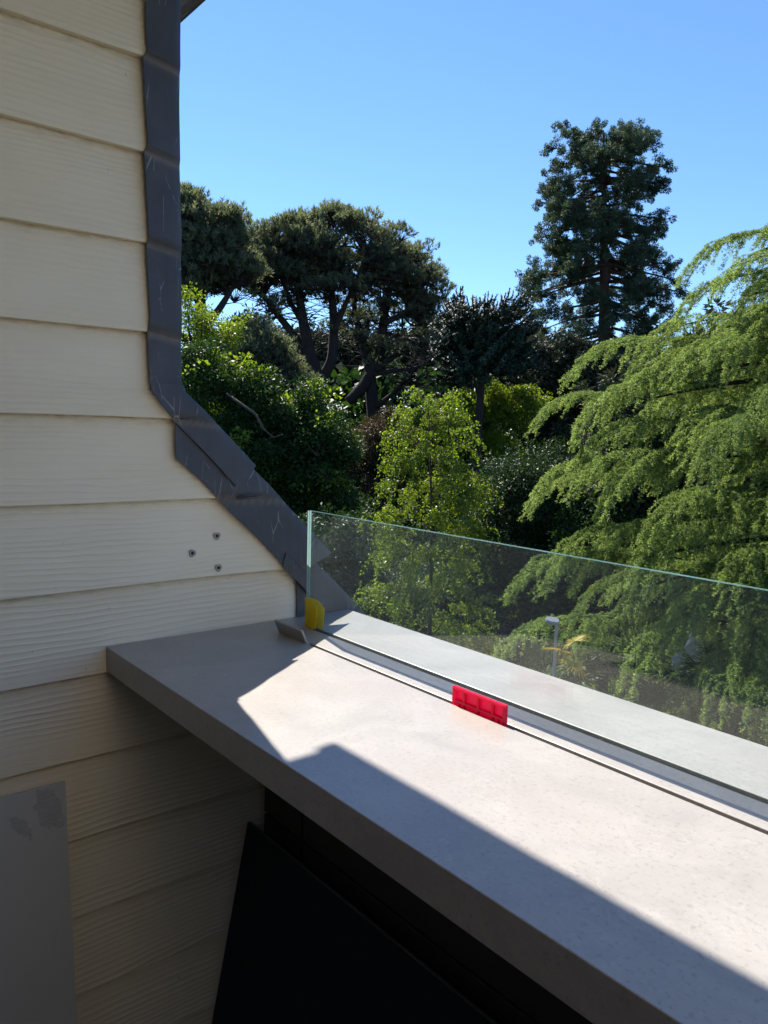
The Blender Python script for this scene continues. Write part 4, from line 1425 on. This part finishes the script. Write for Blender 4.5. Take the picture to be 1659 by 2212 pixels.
def wood():
    """the far wood that closes the view between the trunks: one mass"""
    rg = np.random.default_rng(77)
    b = FB()
    n = 64000
    u = rg.uniform(-700, 2200, n); D = rg.uniform(50, 80, n)
    hv = 790 + 22 * np.sin(u * 0.021) + 16 * np.sin(u * 0.05 + 1)
    v = hv + (1150 - hv) * rg.uniform(0, 1, n) ** 1.2
    d = (RX @ np.stack([u - 829.5, v - 1106.0, np.full(n, FX)])).T
    d = d / np.hypot(d[:, 0], d[:, 1])[:, None] * D[:, None] + CAM
    d[:, 2] = np.maximum(d[:, 2], GROUND + 0.2)
    vv, ff = blades(d, rg.normal(size=(n, 3)), rg.normal(size=(n, 3)) + [0, 0, 0.6], rg.uniform(0.5, 0.95, n), rg.uniform(0.3, 0.6, n), rg)
    b.leaves(vv, ff, rg.uniform(0, 1, n))
    o = obj('far_wood', b.mesh('far_wood', DARKL, BARKD))
    tag(o, kind='stuff')


wood()


def ground_cover():
    rg = np.random.default_rng(78)
    b = FB()
    n = 60000
    D = 8 + 40 * rg.uniform(0, 1, n) ** 1.3
    u = rg.uniform(300, 2000, n)
    d = (RX @ np.stack([u - 829.5, np.full(n, 0.0), np.full(n, FX)])).T
    d = d / np.hypot(d[:, 0], d[:, 1])[:, None] * D[:, None] + CAM
    hh = 0.5 + 0.45 * np.sin(d[:, 0] * 1.3) * np.sin(d[:, 1] * 1.1 + 1)
    d[:, 2] = GROUND + rg.uniform(0, 1, n) * hh
    vv, ff = blades(d, rg.normal(size=(n, 3)) + [0, 0, 0.8], rg.normal(size=(n, 3)) + [0, 0, 0.8], rg.uniform(0.14, 0.3, n), rg.uniform(0.06, 0.12, n), rg)
    b.leaves(vv, ff, rg.uniform(0, 1, n))
    tag(obj('ground_cover', b.mesh('ground_cover', LAUREL, BARKD)), kind='stuff')


ground_cover()


# ---- palms under the cedar
def fan(seed, mat, n=26, L=0.62, spread=150):
    rg = np.random.default_rng(seed)
    b = FB()
    b.twig([(-0.55, 0, 0.05), (-0.25, 0, 0.03), (0, 0, 0)], [0.012, 0.010, 0.008])
    a = np.radians(np.linspace(-spread, spread, n)) * 0.5 * 1.9
    d = np.stack([np.cos(a), np.sin(a), 0.06 * np.cos(2 * a) + rg.normal(0, 0.04, n)], 1)
    ln = L * (0.75 + 0.25 * np.cos(a * 0.6)) * rg.uniform(0.9, 1.05, n)
    v, f = blades(np.zeros((n, 3)), d, np.tile([0, 0, 1.0], (n, 1)) + rg.normal(0, 0.3, (n, 3)), ln * 0.72, 0.040, rg, 0.3, 0.35)
    b.leaves(v, f, rg.uniform(0, 1, n))
    e = d * (ln * 0.60)[:, None]
    v, f = blades(e, d + np.array([0, 0, -0.35]), np.tile([0, 0, 1.0], (n, 1)), ln * 0.45, 0.028, rg, 0.2, 0.8)
    b.leaves(v, f, rg.uniform(0, 1, n))
    return b.mesh('fan_leaf', mat, PALMG)


def palm(u, v, D, label, leaves, seed):
    rg = np.random.default_rng(seed)
    p = at(u, v, D)
    base = np.array([p[0], p[1], GROUND])
    t = empty('fan_palm', tuple(base)); tag(t, label, 'palm', 'fan palms below the cedar')
    tubes('trunk', [(bez(base - [0, 0, 0.1], (base + p) / 2 + [0.06, 0, 0], p, 8), np.linspace(0.12, 0.09, 8))], BARKD, t, base)
    for i, me in enumerate(leaves):
        a = i * 2.4 + seed; el = rg.uniform(-0.7, 0.7)
        d = np.array([math.cos(a) * math.cos(el), math.sin(a) * math.cos(el), math.sin(el)])
        place(me, 'fan_leaf', t, base, p + d * 0.55, (rg.normal(0, 0.3), -el + rg.uniform(0.1, 0.5), a), rg.uniform(0.8, 1.1))


FG = [fan(s, PALMG) for s in range(2)]; FY = [fan(5, PALMY), fan(6, PALMY)]; FW = [fan(7, PALMW, 13, 0.62, 62)]
p1 = palm(1300, 1450, 11.2, 'small palm with yellowing fan leaves beside the garden lamp', FG * 6, 2)
p2 = palm(1500, 1490, 11.2, 'green palm with a pale dry fan leaf deep under the cedar', FG * 6, 3)
for par_, me, u, v, D, rot, s_ in [('fan_palm', FY[0], 1212, 1405, 9.3, (0.3, 0.25, 2.6), 0.42), ('fan_palm', FY[1], 1240, 1385, 9.4, (-0.5, 0.0, 2.2), 0.4), ('fan_palm', FY[0], 1240, 1435, 9.3, (0.4, 0.8, 2.0), 0.45),
                                    ('fan_palm.001', FW[0], 1478, 1400, 9.6, (1.2, -0.3, 0.3), 0.38), ('fan_palm.001', FW[0], 1452, 1418, 9.6, (1.1, 0.4, 0.3), 0.3)]:
    par_ = bpy.data.objects[par_]
    place(me, 'fan_leaf', par_, np.array(par_.location), at(u, v, D), rot, s_)


# ---- garden lamp
def lamp():
    D = 9.6
    p = at(1203, 1345, D)
    base = np.array([p[0], p[1], GROUND])
    t = empty('garden_lamp', tuple(base))
    tag(t, 'slim grey garden lamp post with flat pale head seen through the glass', 'lamp post')
    h = p[2] - GROUND
    v, f = tube([(0, 0, 0), (0, 0, 0.9), (0, 0, 0.95), (0, 0, h)], [0.045, 0.045, 0.027, 0.024], 12)
    obj('post', mesh('post', v, f, METAL, smooth=False), t)
    right = RX[:, 0].copy(); right[2] = 0; right /= np.linalg.norm(right)
    yaw = math.atan2(-right[1], -right[0])
    b = MB()
    n = 16
    ring = []
    for i in range(n):
        a = 2 * math.pi * i / n
        x = 0.055 + 0.088 * math.copysign(abs(math.cos(a)) ** 0.6, math.cos(a)); y = 0.06 * math.copysign(abs(math.sin(a)) ** 0.7, math.sin(a)) * (1.0 - 0.25 * (x > 0.2))
        ring.append((x, y))
    b.add([(x, y, -0.012) for x, y in ring] + [(x, y, 0.012) for x, y in ring] + [(x * 0.9 + 0.01, y * 0.75, 0.03) for x, y in ring],
          [tuple(range(n))[::-1], tuple(range(2 * n, 3 * n))] + [(i, (i + 1) % n, (i + 1) % n + n, i + n) for i in range(n)] + [(i + n, (i + 1) % n + n, (i + 1) % n + 2 * n, i + 2 * n) for i in range(n)])
    b.build('lamp_head', LAMPW, t, loc=(0, 0, h + 0.01), rot=(R(-28), R(-8), yaw))


lamp()
